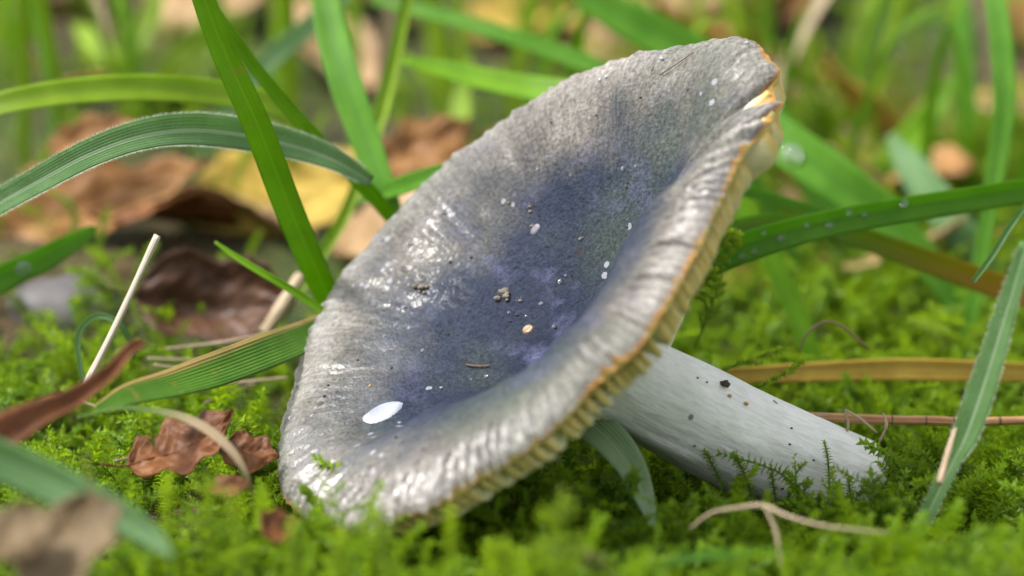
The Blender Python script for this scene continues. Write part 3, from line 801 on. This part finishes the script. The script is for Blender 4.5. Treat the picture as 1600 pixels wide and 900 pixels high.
grass([(1040, 880, -4), (1100, 868, -4), (1160, 864, -4), (1225, 856, -4)], [12, 16, 14, 5], 'grass_deep', "short blurred grass blade lying flat below the pale crooked straw", roll=-0.2)

# right side
g_r1 = grass([(1040, 450, 4.2), (1100, 412, 4.0), (1170, 382, 3.9), (1250, 358, 3.9), (1330, 340, 4.0), (1420, 324, 4.2), (1510, 310, 4.4), (1600, 296, 4.6), (1700, 290, 5)], [40, 48, 50, 46, 44, 44, 44, 42, 30], 'grass_deep',
      "long green grass blade strung with droplets reaching out behind the stem", roll=-0.35, fold=0.4, to_ground=1, n=90)
st1 = START
for f, c, r in ((0.21, -.55, .042), (0.235, .55, .03), (0.27, .6, .032), (0.33, .45, .04), (0.46, .3, .04), (0.53, .2, .032), (0.50, -.5, .03), (0.62, -.3, .045), (0.40, -.2, .025), (0.30, -.3, .025)):
    drop_on(g_r1, f, c, r, "small round droplet on the long grass blade behind the stem", "droplets on the long blade", st1)
g_r2 = grass([(1440, 400, 9), (1380, 340, 9), (1310, 285, 9), (1240, 235, 9.2), (1170, 185, 9.6), (1100, 140, 10)], [50, 66, 74, 72, 64, 40], 'grass_deep',
      "broad dark blade with a bright drop behind the notched rim", roll=-0.2, to_ground=0.3)
st2 = START
drop_on(g_r2, 0.62, -0.1, 0.11, "large bright water drop on the broad dark blade behind the cap rim", None, st2)
grass([(1260, 350, 5.5), (1350, 372, 6), (1430, 400, 6.2), (1510, 428, 6.4), (1600, 460, 6.6), (1680, 500, 7)], [30, 36, 40, 42, 38, 20], 'grass_orange', "green grass blade turning orange towards its drooping end", roll=-0.3, to_ground=1)
grass([(1120, 295, 6), (1180, 303, 6.2), (1240, 320, 6.4), (1290, 335, 6.6)], [16, 18, 18, 8], 'grass_deep', "thin short blade just above the droplet-covered grass", to_ground=0.2)
grass([(1350, 300, 15), (1390, 265, 15), (1440, 200, 15.5), (1490, 120, 16)], [44, 56, 52, 14], 'grass_bright', "broad soft green blade leaning up behind the droplet-covered grass", to_ground=0.5)
grass([(1540, 420, 12), (1490, 350, 12), (1430, 270, 12.5), (1390, 210, 13)], [46, 54, 50, 12], 'grass_pale', "broad soft bluish blade crossing the leaning green blade", to_ground=0.4)
grass([(1545, 330, 8), (1562, 230, 8), (1570, 140, 8), (1560, 30, 8.2), (1545, -50, 8.5)], [26, 34, 36, 36, 26], 'grass_deep', "upright dark grass blade rising above the orange-ended blade", to_ground=0.3)
g_r8 = grass([(1488, 725, -0.2), (1510, 680, -0.3), (1535, 610, -0.4), (1557, 540, -0.5), (1578, 470, -0.6), (1605, 380, -0.8)], [26, 42, 44, 38, 32, 22], 'grass_blue',
      "upright hairy blue-green grass blade beside the reddish twig", roll=0.3, fold=0.3, hairs=1300, to_ground=0.4)
grass([(1520, 440, 3.2), (1550, 400, 3.2), (1578, 355, 3.2), (1610, 310, 3.2)], [8, 10, 10, 8], 'grass_pale', "thin pale stalk standing behind the upright hairy blade", name="grass_stalk", cat="grass stalk", fold=1.0)
grass([(1120, 588, 5), (1200, 584, 5), (1300, 580, 5), (1400, 577, 5), (1500, 579, 5), (1620, 582, 5)], [24, 28, 33, 36, 36, 32], 'grass_ochre', "flat ochre dead grass blade lying level behind the stem", roll=-0.3, fold=0.1)

# ------------------------------------------------------------------ straws, twigs
def straw(pts, w, mat, label, group=None, name="straw_stalk", cat="straw", n=40, nodes=0):
    P = np.array([at(*p) for p in pts]); r = np.asarray(w, float) * np.array([(FOCUS + p[2]) * 0.36 / 1600 for p in pts]) / 2
    C3 = catmull(P, n); rc = np.maximum(catmull(np.stack([r] * 3, -1), n)[:, 0], 0.006)
    rc = rc * (1 + 0.12 * n1(np.linspace(0, 9, n), len(pts)))
    V, F, u, v = tube(C3, rc, 10)
    if nodes:
        root = thing(name, label, cat, C3[0], group)
        mk("stalk", V, F, M[mat], root, C3[0], {"u": u, "v": v})
        for k in range(nodes):
            i = int((k + 0.6) / nodes * (n - 3)) + 1
            V2, F2, u2, v2 = tube(catmull(C3[i] + (C3[i - 1:i + 2] - C3[i]) * 0.16, 6), rc[i] * np.array([1.01, 1.05, 1.09, 1.09, 1.05, 1.01]), 10)
            mk("stalk_node", V2 , F2, M['straw_dark'], root, C3[0], {"u": u2, "v": v2})
        return root
    return tag(mk(name, V, F, M[mat], None, C3[0], {"u": u, "v": v}), label, cat, group)

straw([(118, 630, 0.6), (150, 570, 0.7), (185, 500, 0.8), (215, 435, 0.9), (246, 368, 1.0)], [10, 11, 10, 10, 11], 'straw_white', "bleached straw standing upright above the dark curled stalk")
straw([(1230, 648, 2.6), (1300, 652, 2.6), (1380, 656, 2.6), (1450, 657, 2.6), (1510, 659, 2.6), (1620, 656, 2.8)], [14, 15, 16, 16, 15, 13], 'rush', "straight reddish-brown twig with dark rings lying behind the stem foot", name="dry_twig", cat="twig", nodes=6)
for pts in ([(1255, 662, 2.3), (1275, 650, 2.2), (1295, 648, 2.2)], [(1310, 690, 2.2), (1325, 668, 2.2), (1320, 640, 2.3)], [(1320, 640, 2.2), (1345, 655, 2.1), (1370, 676, 2.1)], [(1375, 690, 2.2), (1385, 665, 2.2), (1380, 645, 2.3)]):
    straw(pts, [4, 5, 3], 'straw', "thin tan rootlet curling round the reddish twig", "rootlets on the twig", name="rootlet", cat="rootlet", n=16)
straw([(1078, 826, -2.2), (1110, 802, -2.2), (1150, 794, -2.3), (1192, 790, -2.4), (1230, 806, -2.6), (1290, 822, -2.8), (1390, 833, -3)], [3, 5, 6, 7, 6, 5, 3], 'straw', "pale crooked straw lying on the moss in front of the stem", cat="straw")
straw([(1195, 792, -2.5), (1212, 830, -2.6), (1220, 885, -2.8)], [4, 6, 4], 'straw', "short straw hanging from the bend of the crooked straw")
straw([(1493, 670, -0.5), (1482, 705, -0.7), (1468, 755, -1.0)], [6, 10, 11], 'straw', "stubby bleached straw leaning at the foot of the hairy blade")
straw([(1250, 545, 4), (1262, 520, 4), (1290, 503, 4), (1315, 510, 4), (1340, 530, 4), (1358, 545, 4)], [3, 4, 4, 4, 4, 3], 'straw_dark', "thin brown tendril arching over the moss behind the stem", name="dry_tendril", cat="tendril")
straw([(20, 660, -0.5), (55, 632, -0.2), (90, 620, 0), (140, 632, .1), (160, 640, .1)], [5, 6, 6, 5, 4], 'straw', "curved tan straw among moss by the dark curled stalk")
straw([(415, 520, 6), (440, 480, 6), (470, 430, 6.2)], [20, 22, 18], 'straw', "thick grey-tan straw stub in the dark hollow behind the cap")
for k, (a, b) in enumerate([((260, 545), (430, 520)), ((230, 560), (420, 560)), ((300, 612), (450, 590)), ((320, 630), (400, 600)), ((180, 720), (240, 700)), ((240, 570), (380, 590))]):
    d = 4.2 - (k == 4) * 4.0 + (k in (0, 1)) * 0.6
    straw([(*a, d), ((a[0] + b[0]) / 2, (a[1] + b[1]) / 2 - 6 + 12 * rng.random(), d + .2), (*b, d + .3)], [4, 6, 4], 'straw', "tan straw lying flat under the tan-edged grass blade", "straws under the tan-edged blade")

# dark curled stalk: a rolled dead leaf
Pd = np.array([at(*p) for p in [(-40, 735, -3.0), (20, 690, -2.8), (75, 655, -2.6), (130, 622, -2.4), (175, 585, -2.2), (205, 552, -2.0), (228, 536, -1.9)]])
n_ = 50; C3 = catmull(Pd, n_); Wd = np.interp(np.linspace(0, 1, n_), [0, .2, .45, .7, .9, 1], [1.3, 1.0, .55, .36, .34, .2]) * 0.5
V, F, u, v, _, _ = ribbon(C3, Wd, 0.6, 1.1, thick=0.05, wav=0.5, seed=3)
tag(mk("curled_leaf", V, F, M['leaf_brown'], None, C3[0], {"u": u, "v": v}), "dark brown rolled dead leaf slanting over the moss beside the straw", "dead leaf")

# ------------------------------------------------------------------ dead leaves
def leaf(pos, L, Wd_, az, pitch, rollv, mat, label, group=None, curl=0.5, lobes=4, lobe=0.22, seed=0, name="fallen_leaf", stalk=True, twist=0.0, cup=0.3, mesh_only=None):
    ns, nc = 44, 21
    s_ = np.linspace(0, 1, ns); c = np.linspace(-1, 1, nc)
    SS, CCc = np.meshgrid(s_, c, indexing='ij')
    env = np.sin(np.pi * np.clip(s_, 0, 1) ** 0.8) ** 0.75
    sl = 1 - lobe * (0.5 + 0.5 * np.cos(2 * np.pi * lobes * s_ + 0.5)) - 0.10 * np.abs(n1(s_ * 17, seed))
    sr = 1 - lobe * (0.5 + 0.5 * np.cos(2 * np.pi * lobes * s_ + 1.6)) - 0.10 * np.abs(n1(s_ * 17, seed + 4))
    wl_, wr_ = env * sl * Wd_ / 2, env * sr * Wd_ / 2
    x = np.where(CCc < 0, CCc * wl_[:, None], CCc * wr_[:, None])
    yl = (SS - 0.0) * L
    z = cup * np.abs(x) ** 1.5 / math.sqrt(Wd_) + 0.10 * Wd_ * perlin(np.stack([SS * 3 + seed, CCc * 1.5, 0 * SS + seed], -1)) + 0.035 * Wd_ * perlin(np.stack([SS * 9 + seed, CCc * 4, 0 * SS], -1))
    z = z - 0.02 * Wd_ * np.abs(np.sin((SS - np.abs(CCc) * .28) * 26)) ** 0.5
    ang = curl * (SS - 0.3)
    y2 = np.where(np.abs(curl) > 1e-3, np.sin(ang) / (curl if abs(curl) > 1e-3 else 1), SS) * L - 0
    z2 = z + (1 - np.cos(ang)) / (curl if abs(curl) > 1e-3 else 1) * L
    tw = twist * (SS - .4)
    x, z2 = x * np.cos(tw) - z2 * np.sin(tw), x * np.sin(tw) + z2 * np.cos(tw)
    top = np.stack([x, y2, z2], -1)
    nrm_ = unit(np.cross(np.gradient(top, axis=1), np.gradient(top, axis=0)))
    bot = top - 0.018 * nrm_
    V = np.concatenate([top, bot[:, ::-1]], 1).reshape(-1, 3)
    F = [list(f) for f in grid_faces(ns, 2 * nc, True)] + [list(range(2 * nc))[::-1], list(range((ns - 1) * 2 * nc, ns * 2 * nc))]
    u = np.tile(np.concatenate([c, c[::-1]]), ns); v = np.repeat(s_, 2 * nc)
    Mx = np.array(Matrix.Rotation(az, 3, 'Z') @ Matrix.Rotation(pitch, 3, 'X') @ Matrix.Rotation(rollv, 3, 'Y'))
    pos = np.asarray(pos, float)
    root = thing(name, label, "dead leaf", pos, group)
    mk("leaf_surface", V @ Mx.T + pos, F, M[mat], root, pos, {"u": u, "v": v})
    if stalk:
        mid = top[:, nc // 2] + nrm_[:, nc // 2] * 0.004
        st0 = mid[0]; d0 = unit(mid[0] - mid[3])
        pth = np.vstack([st0 + d0 * L * 0.22 + np.array([0, 0, .05 * L]), st0 + d0 * L * 0.1, mid[::6]])
        V3, F3, u3, v3 = tube(catmull(pth, 30), np.linspace(0.045, 0.012, 30) * min(1.0, L / 4), 7)
        mk("midrib", V3 @ Mx.T + pos, F3, M[mat], root, pos, {"u": u3, "v": v3})
    return root

def leaf_px(px, py, dep, *a, **k):
    return leaf(at(px, py, dep), *a, **k)
R_ = math.radians
leaf_px(255, 712, 0.3, 1.5, 1.15, R_(-75), R_(18), R_(28), 'leaf_brown', "russet brown dead leaf with pointed lobes sunk in the moss", curl=0.9, lobes=3, lobe=0.35, seed=2)
leaf_px(372, 705, 0.6, 0.75, 0.75, R_(-95), R_(-12), R_(35), 'leaf_brown', "dark brown dead leaf tucked against the lower rim of the cap", curl=0.5, lobes=2, lobe=0.3, seed=9, stalk=False)
leaf_px(345, 760, -1.4, 0.5, 0.4, R_(-80), R_(0), R_(30), 'leaf_brown', "scrap of dark dead leaf in the moss under the curling strip", curl=0.4, lobes=2, seed=5, stalk=False)
leaf_px(425, 825, -3.0, 0.55, 0.5, R_(-40), R_(0), R_(50), 'leaf_brown', "scrap of brown dead leaf in the moss under the cap's lower tip", curl=0.4, lobes=2, seed=6, stalk=False)
leaf_px(122, 826, -5.8, 1.5, 1.3, R_(165), R_(-38), R_(8), 'leaf_dull', "dull brown dead leaf with upright stalk in front of the soft blue-green blade", curl=0.6, lobes=3, lobe=0.3, seed=11)
leaf_px(30, 815, -6.2, 0.9, .8, R_(175), R_(-30), R_(0), 'leaf_dull', "small brown-pink dead leaf scrap lying below the soft blue-green blade", curl=0.5, lobes=3, seed=12, stalk=False)
leaf_px(45, 345, 11.5, 4.4, 2.0, R_(-72), R_(6), R_(34), 'leaf_orange', "large curled orange-brown oak leaf lying below the arched hairy blade", curl=0.7, lobes=4, lobe=0.35, seed=15, cup=0.5)
leaf_px(120, 225, 11.5, 1.6, 1.0, R_(-80), R_(10), R_(40), 'leaf_orange', "small orange leaf fragment poking up behind the arched hairy blade", curl=0.6, lobes=3, seed=16, stalk=False)
leaf_px(290, 470, 7.5, 2.6, 1.6, R_(-85), R_(-6), R_(65), 'leaf_dark', "dark chestnut dead leaf curled in the hollow behind the tan-edged blade", curl=1.2, lobes=2, seed=18, cup=0.9)
leaf_px(640, 250, 12, 1.8, 1.4, R_(-60), R_(20), R_(40), 'leaf_orange', "orange-brown dead leaf behind the cap's long edge beside the slender stalk", curl=0.6, lobes=3, seed=21)
leaf_px(360, 585, 2.6, 0.9, .4, R_(-70), R_(15), R_(30), 'leaf_tan', "small tan leaf scrap tilted under the tan-edged blade", curl=0.8, lobes=1, seed=27, stalk=False)

# stone
V = IV2 * (1 + 0.16 * perlin(IV2 * 1.2 + 3) + 0.06 * perlin(IV2 * 3))[:, None] * np.array([0.95, 0.7, 0.6])
pos = at(100, 492, 9)
tag(mk("grey_stone", V + pos, IF2, M['stone'], None, pos), "rounded grey stone half buried in moss below the large curled leaf", "stone")

# leaf litter behind the mushroom
kinds = [('leaf_tan', "tan dead leaf in the litter far behind the mushroom"), ('leaf_pink', "beige dead leaf in the litter far behind the mushroom"),
         ('leaf_orange', "orange-brown dead leaf in the litter far behind the mushroom"), ('leaf_ochre', "ochre yellow dead leaf in the litter far behind the mushroom"),
         ('leaf_brown', "brown dead leaf in the litter far behind the mushroom")]
litter = []
for k in range(58):
    y = 10 + 26 * rng.random() ** 0.9
    half = (y + 34) * 0.19
    x = rng.uniform(-half, half)
    if x > 1 and rng.random() < 0.35 and y < 18: continue
    m, lab = kinds[[0, 1, 2, 3, 4, 0, 3, 2, 1, 3][rng.integers(10)]]
    z = float(height(x, y)) + 0.25 + 0.5 * rng.random()
    L = rng.uniform(2.4, 5.0)
    leaf((x, y, z), L, L * rng.uniform(.45, .7), rng.uniform(0, 6.28), rng.uniform(-.25, .45), rng.uniform(-.5, .5), m, lab, lab.split(" dead")[0] + " leaves in the far litter",
         curl=rng.uniform(-.6, 1.2), lobes=int(rng.integers(1, 5)), lobe=rng.uniform(.1, .35), seed=30 + k, stalk=rng.random() < .5)

# grass further back: copies of a few blades
protos = []
for k in range(8):
    h = 5.5 + 4 * rng.random(); lean = rng.uniform(-.8, .8); back = rng.uniform(-.3, .3)
    P = np.array([[0, 0, -0.2], [lean * .12 * h, back * .1 * h, .3 * h], [lean * .4 * h, back * .4 * h, .62 * h], [lean * .9 * h, back * h, .8 * h - .15 * abs(lean) * h]])
    C3 = catmull(P, 26); W = np.interp(np.linspace(0, 1, 26), [0, .4, .8, 1], [.3, .5, .35, .03]) * rng.uniform(.5, 1.0)
    V, F, u, v, _, _ = ribbon(C3, W, rng.uniform(-.5, .5), .3, nc=5, ref=(0, -1, .3), wav=.3, seed=k)
    protos.append((V, F, u, v))
gk = [('grass_yellow', "yellow-green grass blade growing far behind the mushroom"), ('grass_bright', "bright green grass blade growing far behind the mushroom"), ('grass_deep', "dark green grass blade growing far behind the mushroom"), ('straw', "dry tan grass blade standing far behind the mushroom")]
cache = {}
for k in range(120):
    y = 13 + 28 * rng.random(); half = (y + 34) * 0.19; x = rng.uniform(-half, half)
    if x < -1 and rng.random() < .2: continue
    p = int(rng.integers(8)); m, lab = gk[[0, 0, 1, 1, 2, 3, 0][rng.integers(7)]]
    if (p, m) not in cache:
        V, F, u, v = protos[p]
        o = mk("grass_leaf", V, F, M[m], None, (0, 0, 0), {"u": u, "v": v}); cache[(p, m)] = o
    else:
        o = cache[(p, m)].copy(); col.objects.link(o)
    o.location = np.array([x, y, float(height(x, y))]) * S
    o.rotation_euler = (0, 0, rng.uniform(-.9, .9)); sc = rng.uniform(.45, 1.0); o.scale = (sc, sc, sc)
    tag(o, lab, "grass blade", lab.split(" grass")[0] + " blades far behind the mushroom")

# ------------------------------------------------------------------ moss
def moss_leaf(V, F, H, p, d, up_, L, w, hv):
    """one recurved pointed leaf"""
    sd_ = unit(np.cross(d, up_))
    nn = np.cross(sd_, d)
    b = len(V)
    m = p + d * L * 0.45 + nn * L * 0.10
    tip = p + d * L * 0.95 - nn * L * 0.22
    V += [p, m + sd_ * w, m - nn * w * .5, m - sd_ * w, tip]
    F += [[b, b + 1, b + 2], [b, b + 2, b + 3], [b + 2, b + 1, b + 4], [b + 3, b + 2, b + 4]]
    H += [hv] * 5
def moss_shoot(seed, h=1.6, kind='star', bend=0.3, nleaf=70, LL=0.13):
    r = np.random.default_rng(seed)
    az = r.uniform(0, 6.28)
    P = np.array([[0, 0, 0], [bend * .1 * h * math.cos(az), bend * .1 * h * math.sin(az), .35 * h], [bend * .4 * h * math.cos(az), bend * .4 * h * math.sin(az), .7 * h], [bend * h * math.cos(az), bend * h * math.sin(az), h * (1 - .2 * bend)]])
    C = catmull(P, 40)
    V, F, H = [], [], []
    def along(C, n, LL, lo=0.15, off=0.0, hs=(0, 1)):
        tn = unit(np.gradient(C, axis=0))
        for i in range(n):
            f = lo + (1 - lo) * (i / n) ** 0.85
            k = min(int(f * (len(C) - 1)), len(C) - 1)
            t_ = tn[k]; a = i * 2.39996 + off
            e1 = unit(np.cross(t_, [.3, .9, .1])); e2 = np.cross(t_, e1)
            rad_ = e1 * math.cos(a) + e2 * math.sin(a)
            spread = (1.15 if kind == 'star' else 0.75) * (1 - 0.55 * max(0, (f - .85) / .15))
            d = unit(rad_ * math.sin(spread) + t_ * math.cos(spread))
            L = LL * r.uniform(.75, 1.15) * (0.75 + .35 * math.sin(f * 3.0))
            moss_leaf(V, F, H, C[k], d, t_, L, L * .26, hs[0] + (hs[1] - hs[0]) * f)
    def stemtube(C, r0):
        tv, tf, _, vv_ = tube(C[::4], np.linspace(r0, r0 * .5, len(C[::4])), 4)
        b = len(V); V.extend(list(tv)); F.extend([[i + b for i in f] for f in tf]); H.extend(list(vv_ * .8))
    stemtube(C, 0.018)
    if kind == 'star':
        along(C, nleaf, LL)
    else:                                   # feathery: side branches in a plane
        along(C, nleaf // 2, LL * .8)
        tn = unit(np.gradient(C, axis=0)); pl = r.uniform(0, 6.28); side0 = np.array([math.cos(pl), math.sin(pl), 0])
        nb = 9
        for i in range(nb):
            f = .28 + .62 * i / nb; k = int(f * 39)
            sgn = 1 if i % 2 else -1
            d = unit(side0 * sgn + tn[k] * .75 + r.normal(0, .12, 3)); bl = h * .30 * (1.15 - f) * 1.3
            Cb = catmull(np.array([C[k], C[k] + d * bl * .5, C[k] + d * bl + np.array([0, 0, -.05 * bl])]), 16)
            stemtube(Cb, .010)
            along(Cb, 20, LL * .62, .05, i, (f * .8, min(1, f + .25)))
    return np.array(V), F, H

variants = []
for k in range(9):
    kind = 'star' if k % 2 else 'feather'
    variants.append(moss_shoot(100 + k, h=1.25 + .12 * (k % 4), kind=kind, bend=.15 + .09 * k, nleaf=64 + 4 * k, LL=.135 if kind == 'star' else .12))
proto_objs = []
for k, (V, F, H) in enumerate(variants):
    me = bpy.data.meshes.new("moss_shoot")
    me.from_pydata((V * S).tolist(), [], F)
    a = me.attributes.new("hv", 'FLOAT', 'POINT'); a.data.foreach_set("value", np.array(H, np.float32))
    me.materials.append(M['moss'])
    proto_objs.append(bpy.data.objects.new("moss_shoot_source", me))

def moss_density(x, y):
    P = np.stack([x, y, np.zeros_like(x)], -1)
    n = fbm(P * 0.16 + 3, 3)
    d = np.where(y < 4, 1.0, np.where(x > 0.5, sstep(26, 10, y) * 0.9 + .12, sstep(10, 4, y) * 0.75 + .08))
    return np.clip(d * (0.85 + 0.7 * n), 0, 1)
pts = []
for (x0, x1, y0, y1, dens) in [(-9, 9, -9.5, 9, 17), (-14, 14, 9, 22, 8), (-20, 20, 22, 46, 2.5), (-22, -9, -9, 9, 5), (9, 22, -9, 9, 5)]:
    m = int((x1 - x0) * (y1 - y0) * dens)
    x = rng.uniform(x0, x1, m); y = rng.uniform(y0, y1, m)
    k = rng.random(m) < moss_density(x, y)
    pts.append(np.stack([x[k], y[k]], -1))
pts = np.vstack(pts)
# the mushroom keeps its place: no shoots growing through the stem or the cap
z = height(pts[:, 0], pts[:, 1])
keep = np.ones(len(pts), bool)
cs2 = cs[30:]
for c in cs2[::3]:
    d = np.hypot(pts[:, 0] - c[0], pts[:, 1] - c[1])
    keep &= ~((d < (0.55 if c[0] < 3.0 else 0.85)) & (z + 1.0 > c[2] - .6))
capf = Ptop[::12, ::20].reshape(-1, 3)
low = capf[capf[:, 2] < 1.9]
for c in low[::1]:
    d = np.hypot(pts[:, 0] - c[0], pts[:, 1] - c[1])
    keep &= ~((d < 0.22) & (z + 1.15 > c[2]))
pts, z = pts[keep], z[keep]
n = len(pts)
print("moss shoots", n)
pm = bpy.data.meshes.new("moss_carpet")
pm.from_pydata((np.column_stack([pts, z - 0.12]) * S).tolist(), [], [])
rot = np.stack([rng.normal(0, .22, n), rng.normal(0, .22, n), rng.uniform(0, 6.28, n)], -1).astype(np.float32)
P3 = np.column_stack([pts, 0 * z])
hgt = np.clip(0.86 + 0.42 * perlin(P3 * .5 + 8) + rng.normal(0, .12, n), .4, 1.35)
far = sstep(12, 30, pts[:, 1]); hgt = hgt * (1 + .5 * far)
tint = np.clip(0.5 + 0.35 * perlin(P3 * .35 + 21) + 0.3 * perlin(P3 * 1.2) + rng.normal(0, .13, n), 0, 1)
for nm_a, ty, arr, key in (("rot", 'FLOAT_VECTOR', rot.ravel(), "vector"), ("scl", 'FLOAT', hgt.astype(np.float32), "value"), ("tint", 'FLOAT', tint.astype(np.float32), "value"), ("pick", 'INT', rng.integers(0, len(variants), n).astype(np.int32), "value")):
    a = pm.attributes.new(nm_a, ty, 'POINT'); a.data.foreach_set(key, arr)
moss = bpy.data.objects.new("moss_carpet", pm); col.objects.link(moss)
pm.materials.append(M['moss'])
tag(moss, "carpet of feathery yellow-green moss covering the ground around the mushroom", "moss", kind="stuff")
ng = bpy.data.node_groups.new("moss scatter", 'GeometryNodeTree')
ng.interface.new_socket("Geometry", in_out='INPUT', socket_type='NodeSocketGeometry')
ng.interface.new_socket("Geometry", in_out='OUTPUT', socket_type='NodeSocketGeometry')
gi, go = ng.nodes.new("NodeGroupInput"), ng.nodes.new("NodeGroupOutput")
join = ng.nodes.new("GeometryNodeJoinGeometry")
for po in proto_objs:
    oi = ng.nodes.new("GeometryNodeObjectInfo"); oi.inputs["Object"].default_value = po; oi.inputs["As Instance"].default_value = False
    g2i = ng.nodes.new("GeometryNodeGeometryToInstance")
    ng.links.new(oi.outputs["Geometry"], g2i.inputs[0]); ng.links.new(g2i.outputs[0], join.inputs[0])
iop = ng.nodes.new("GeometryNodeInstanceOnPoints")
iop.inputs["Pick Instance"].default_value = True
def named(nm_a, ty):
    q_ = ng.nodes.new("GeometryNodeInputNamedAttribute"); q_.data_type = ty; q_.inputs["Name"].default_value = nm_a
    return q_.outputs["Attribute"]
ng.links.new(gi.outputs[0], iop.inputs["Points"]); ng.links.new(join.outputs[0], iop.inputs["Instance"])
ng.links.new(named("pick", 'INT'), iop.inputs["Instance Index"]); ng.links.new(named("rot", 'FLOAT_VECTOR'), iop.inputs["Rotation"])
ng.links.new(named("scl", 'FLOAT'), iop.inputs["Scale"])
ng.links.new(iop.outputs[0], go.inputs[0])
moss.modifiers.new("scatter", 'NODES').node_group = ng

# single moss sprigs one can pick out
def sprig(px, py, dep, tipx, tipy, label, mat='moss_sprig', kind='feather', seed=0, group=None, LL=.11, nleaf=80, tdep=None):
    a, b = at(px, py, dep), at(tipx, tipy, dep if tdep is None else tdep)
    h = np.linalg.norm(b - a)
    V, F, H = moss_shoot(300 + seed, h=1.0 if False else h, kind=kind, bend=.12, nleaf=nleaf, LL=LL)
    q_ = Vector((0, 0, 1)).rotation_difference(Vector(b - a)).to_matrix()
    V = V @ np.array(q_).T
    o = mk("moss_sprig", V + a, F, M[mat], None, a, {"hv": H}, smooth=False)
    return tag(o, label, "moss sprig", group)
sprig(1296, 775, 1.4, 1297, 688, "upright narrow moss sprig against the foot of the stem", kind='star', seed=1, LL=.075, nleaf=70)
sprig(1330, 790, 1.2, 1325, 745, "short moss sprig beside the upright sprig at the stem foot", kind='star', seed=2, LL=.08, nleaf=40)
sprig(1215, 800, 1.0, 1203, 728, "slim moss sprig in front of the middle of the stem", kind='star', seed=3, LL=.08, nleaf=60)
sprig(1180, 790, 0.6, 1155, 705, "stout moss sprig leaning on the lower side of the stem", kind='star', seed=4, LL=.12, nleaf=70)
sprig(1130, 760, 0.8, 1102, 702, "small moss sprig under the stem near the pale pointed blade", kind='star', seed=5, LL=.09, nleaf=50)
sprig(1080, 600, 3.2, 1232, 530, "feathery moss sprig spreading above the stem below the tendril", 'moss_fresh', seed=6, tdep=2.6)
sprig(1160, 620, 3.0, 1268, 562, "feathery moss sprig lying just over the top line of the stem", 'moss_fresh', seed=7, tdep=2.6)
sprig(1085, 545, 3.6, 1135, 425, "ferny moss sprig between cap rim and stem pointing up", 'moss_sprig', seed=8)
sprig(1075, 420, 3.4, 1160, 362, "bright moss tip poking out beside the cap rim above the droplet blade", 'moss_fresh', seed=9, LL=.17)
sprig(1050, 480, 3.2, 1128, 428, "bright moss tip poking out beside the cap rim below the droplet blade", 'moss_fresh', seed=10, LL=.15)
sprig(240, 700, -0.2, 232, 638, "star-leaved moss tip beside the russet leaf", 'moss_fresh', kind='star', seed=11, LL=.14, nleaf=50)
sprig(395, 700, 0.9, 384, 655, "star-leaved moss tip between the russet leaf and the cap", 'moss_fresh', kind='star', seed=12, LL=.15, nleaf=40)
for k, (px, py, tx, ty, d) in enumerate([(870, 880, 868, 760, -5.2), (615, 890, 602, 790, -4.8), (705, 890, 712, 790, -4.6), (340, 830, 322, 735, -2.6), (270, 830, 258, 740, -2.6), (380, 870, 385, 770, -6.5), (780, 900, 772, 835, -5), (455, 880, 470, 815, -4.4), (530, 890, 520, 828, -4.6)]):
    sprig(px, py + 90, d - 0.8, tx, ty, "tall bright moss shoot standing in front of the cap's lower rim", 'moss_fresh', kind='star' if k % 3 else 'feather', seed=20 + k, group="moss shoots before the lower rim", LL=.13, nleaf=95)
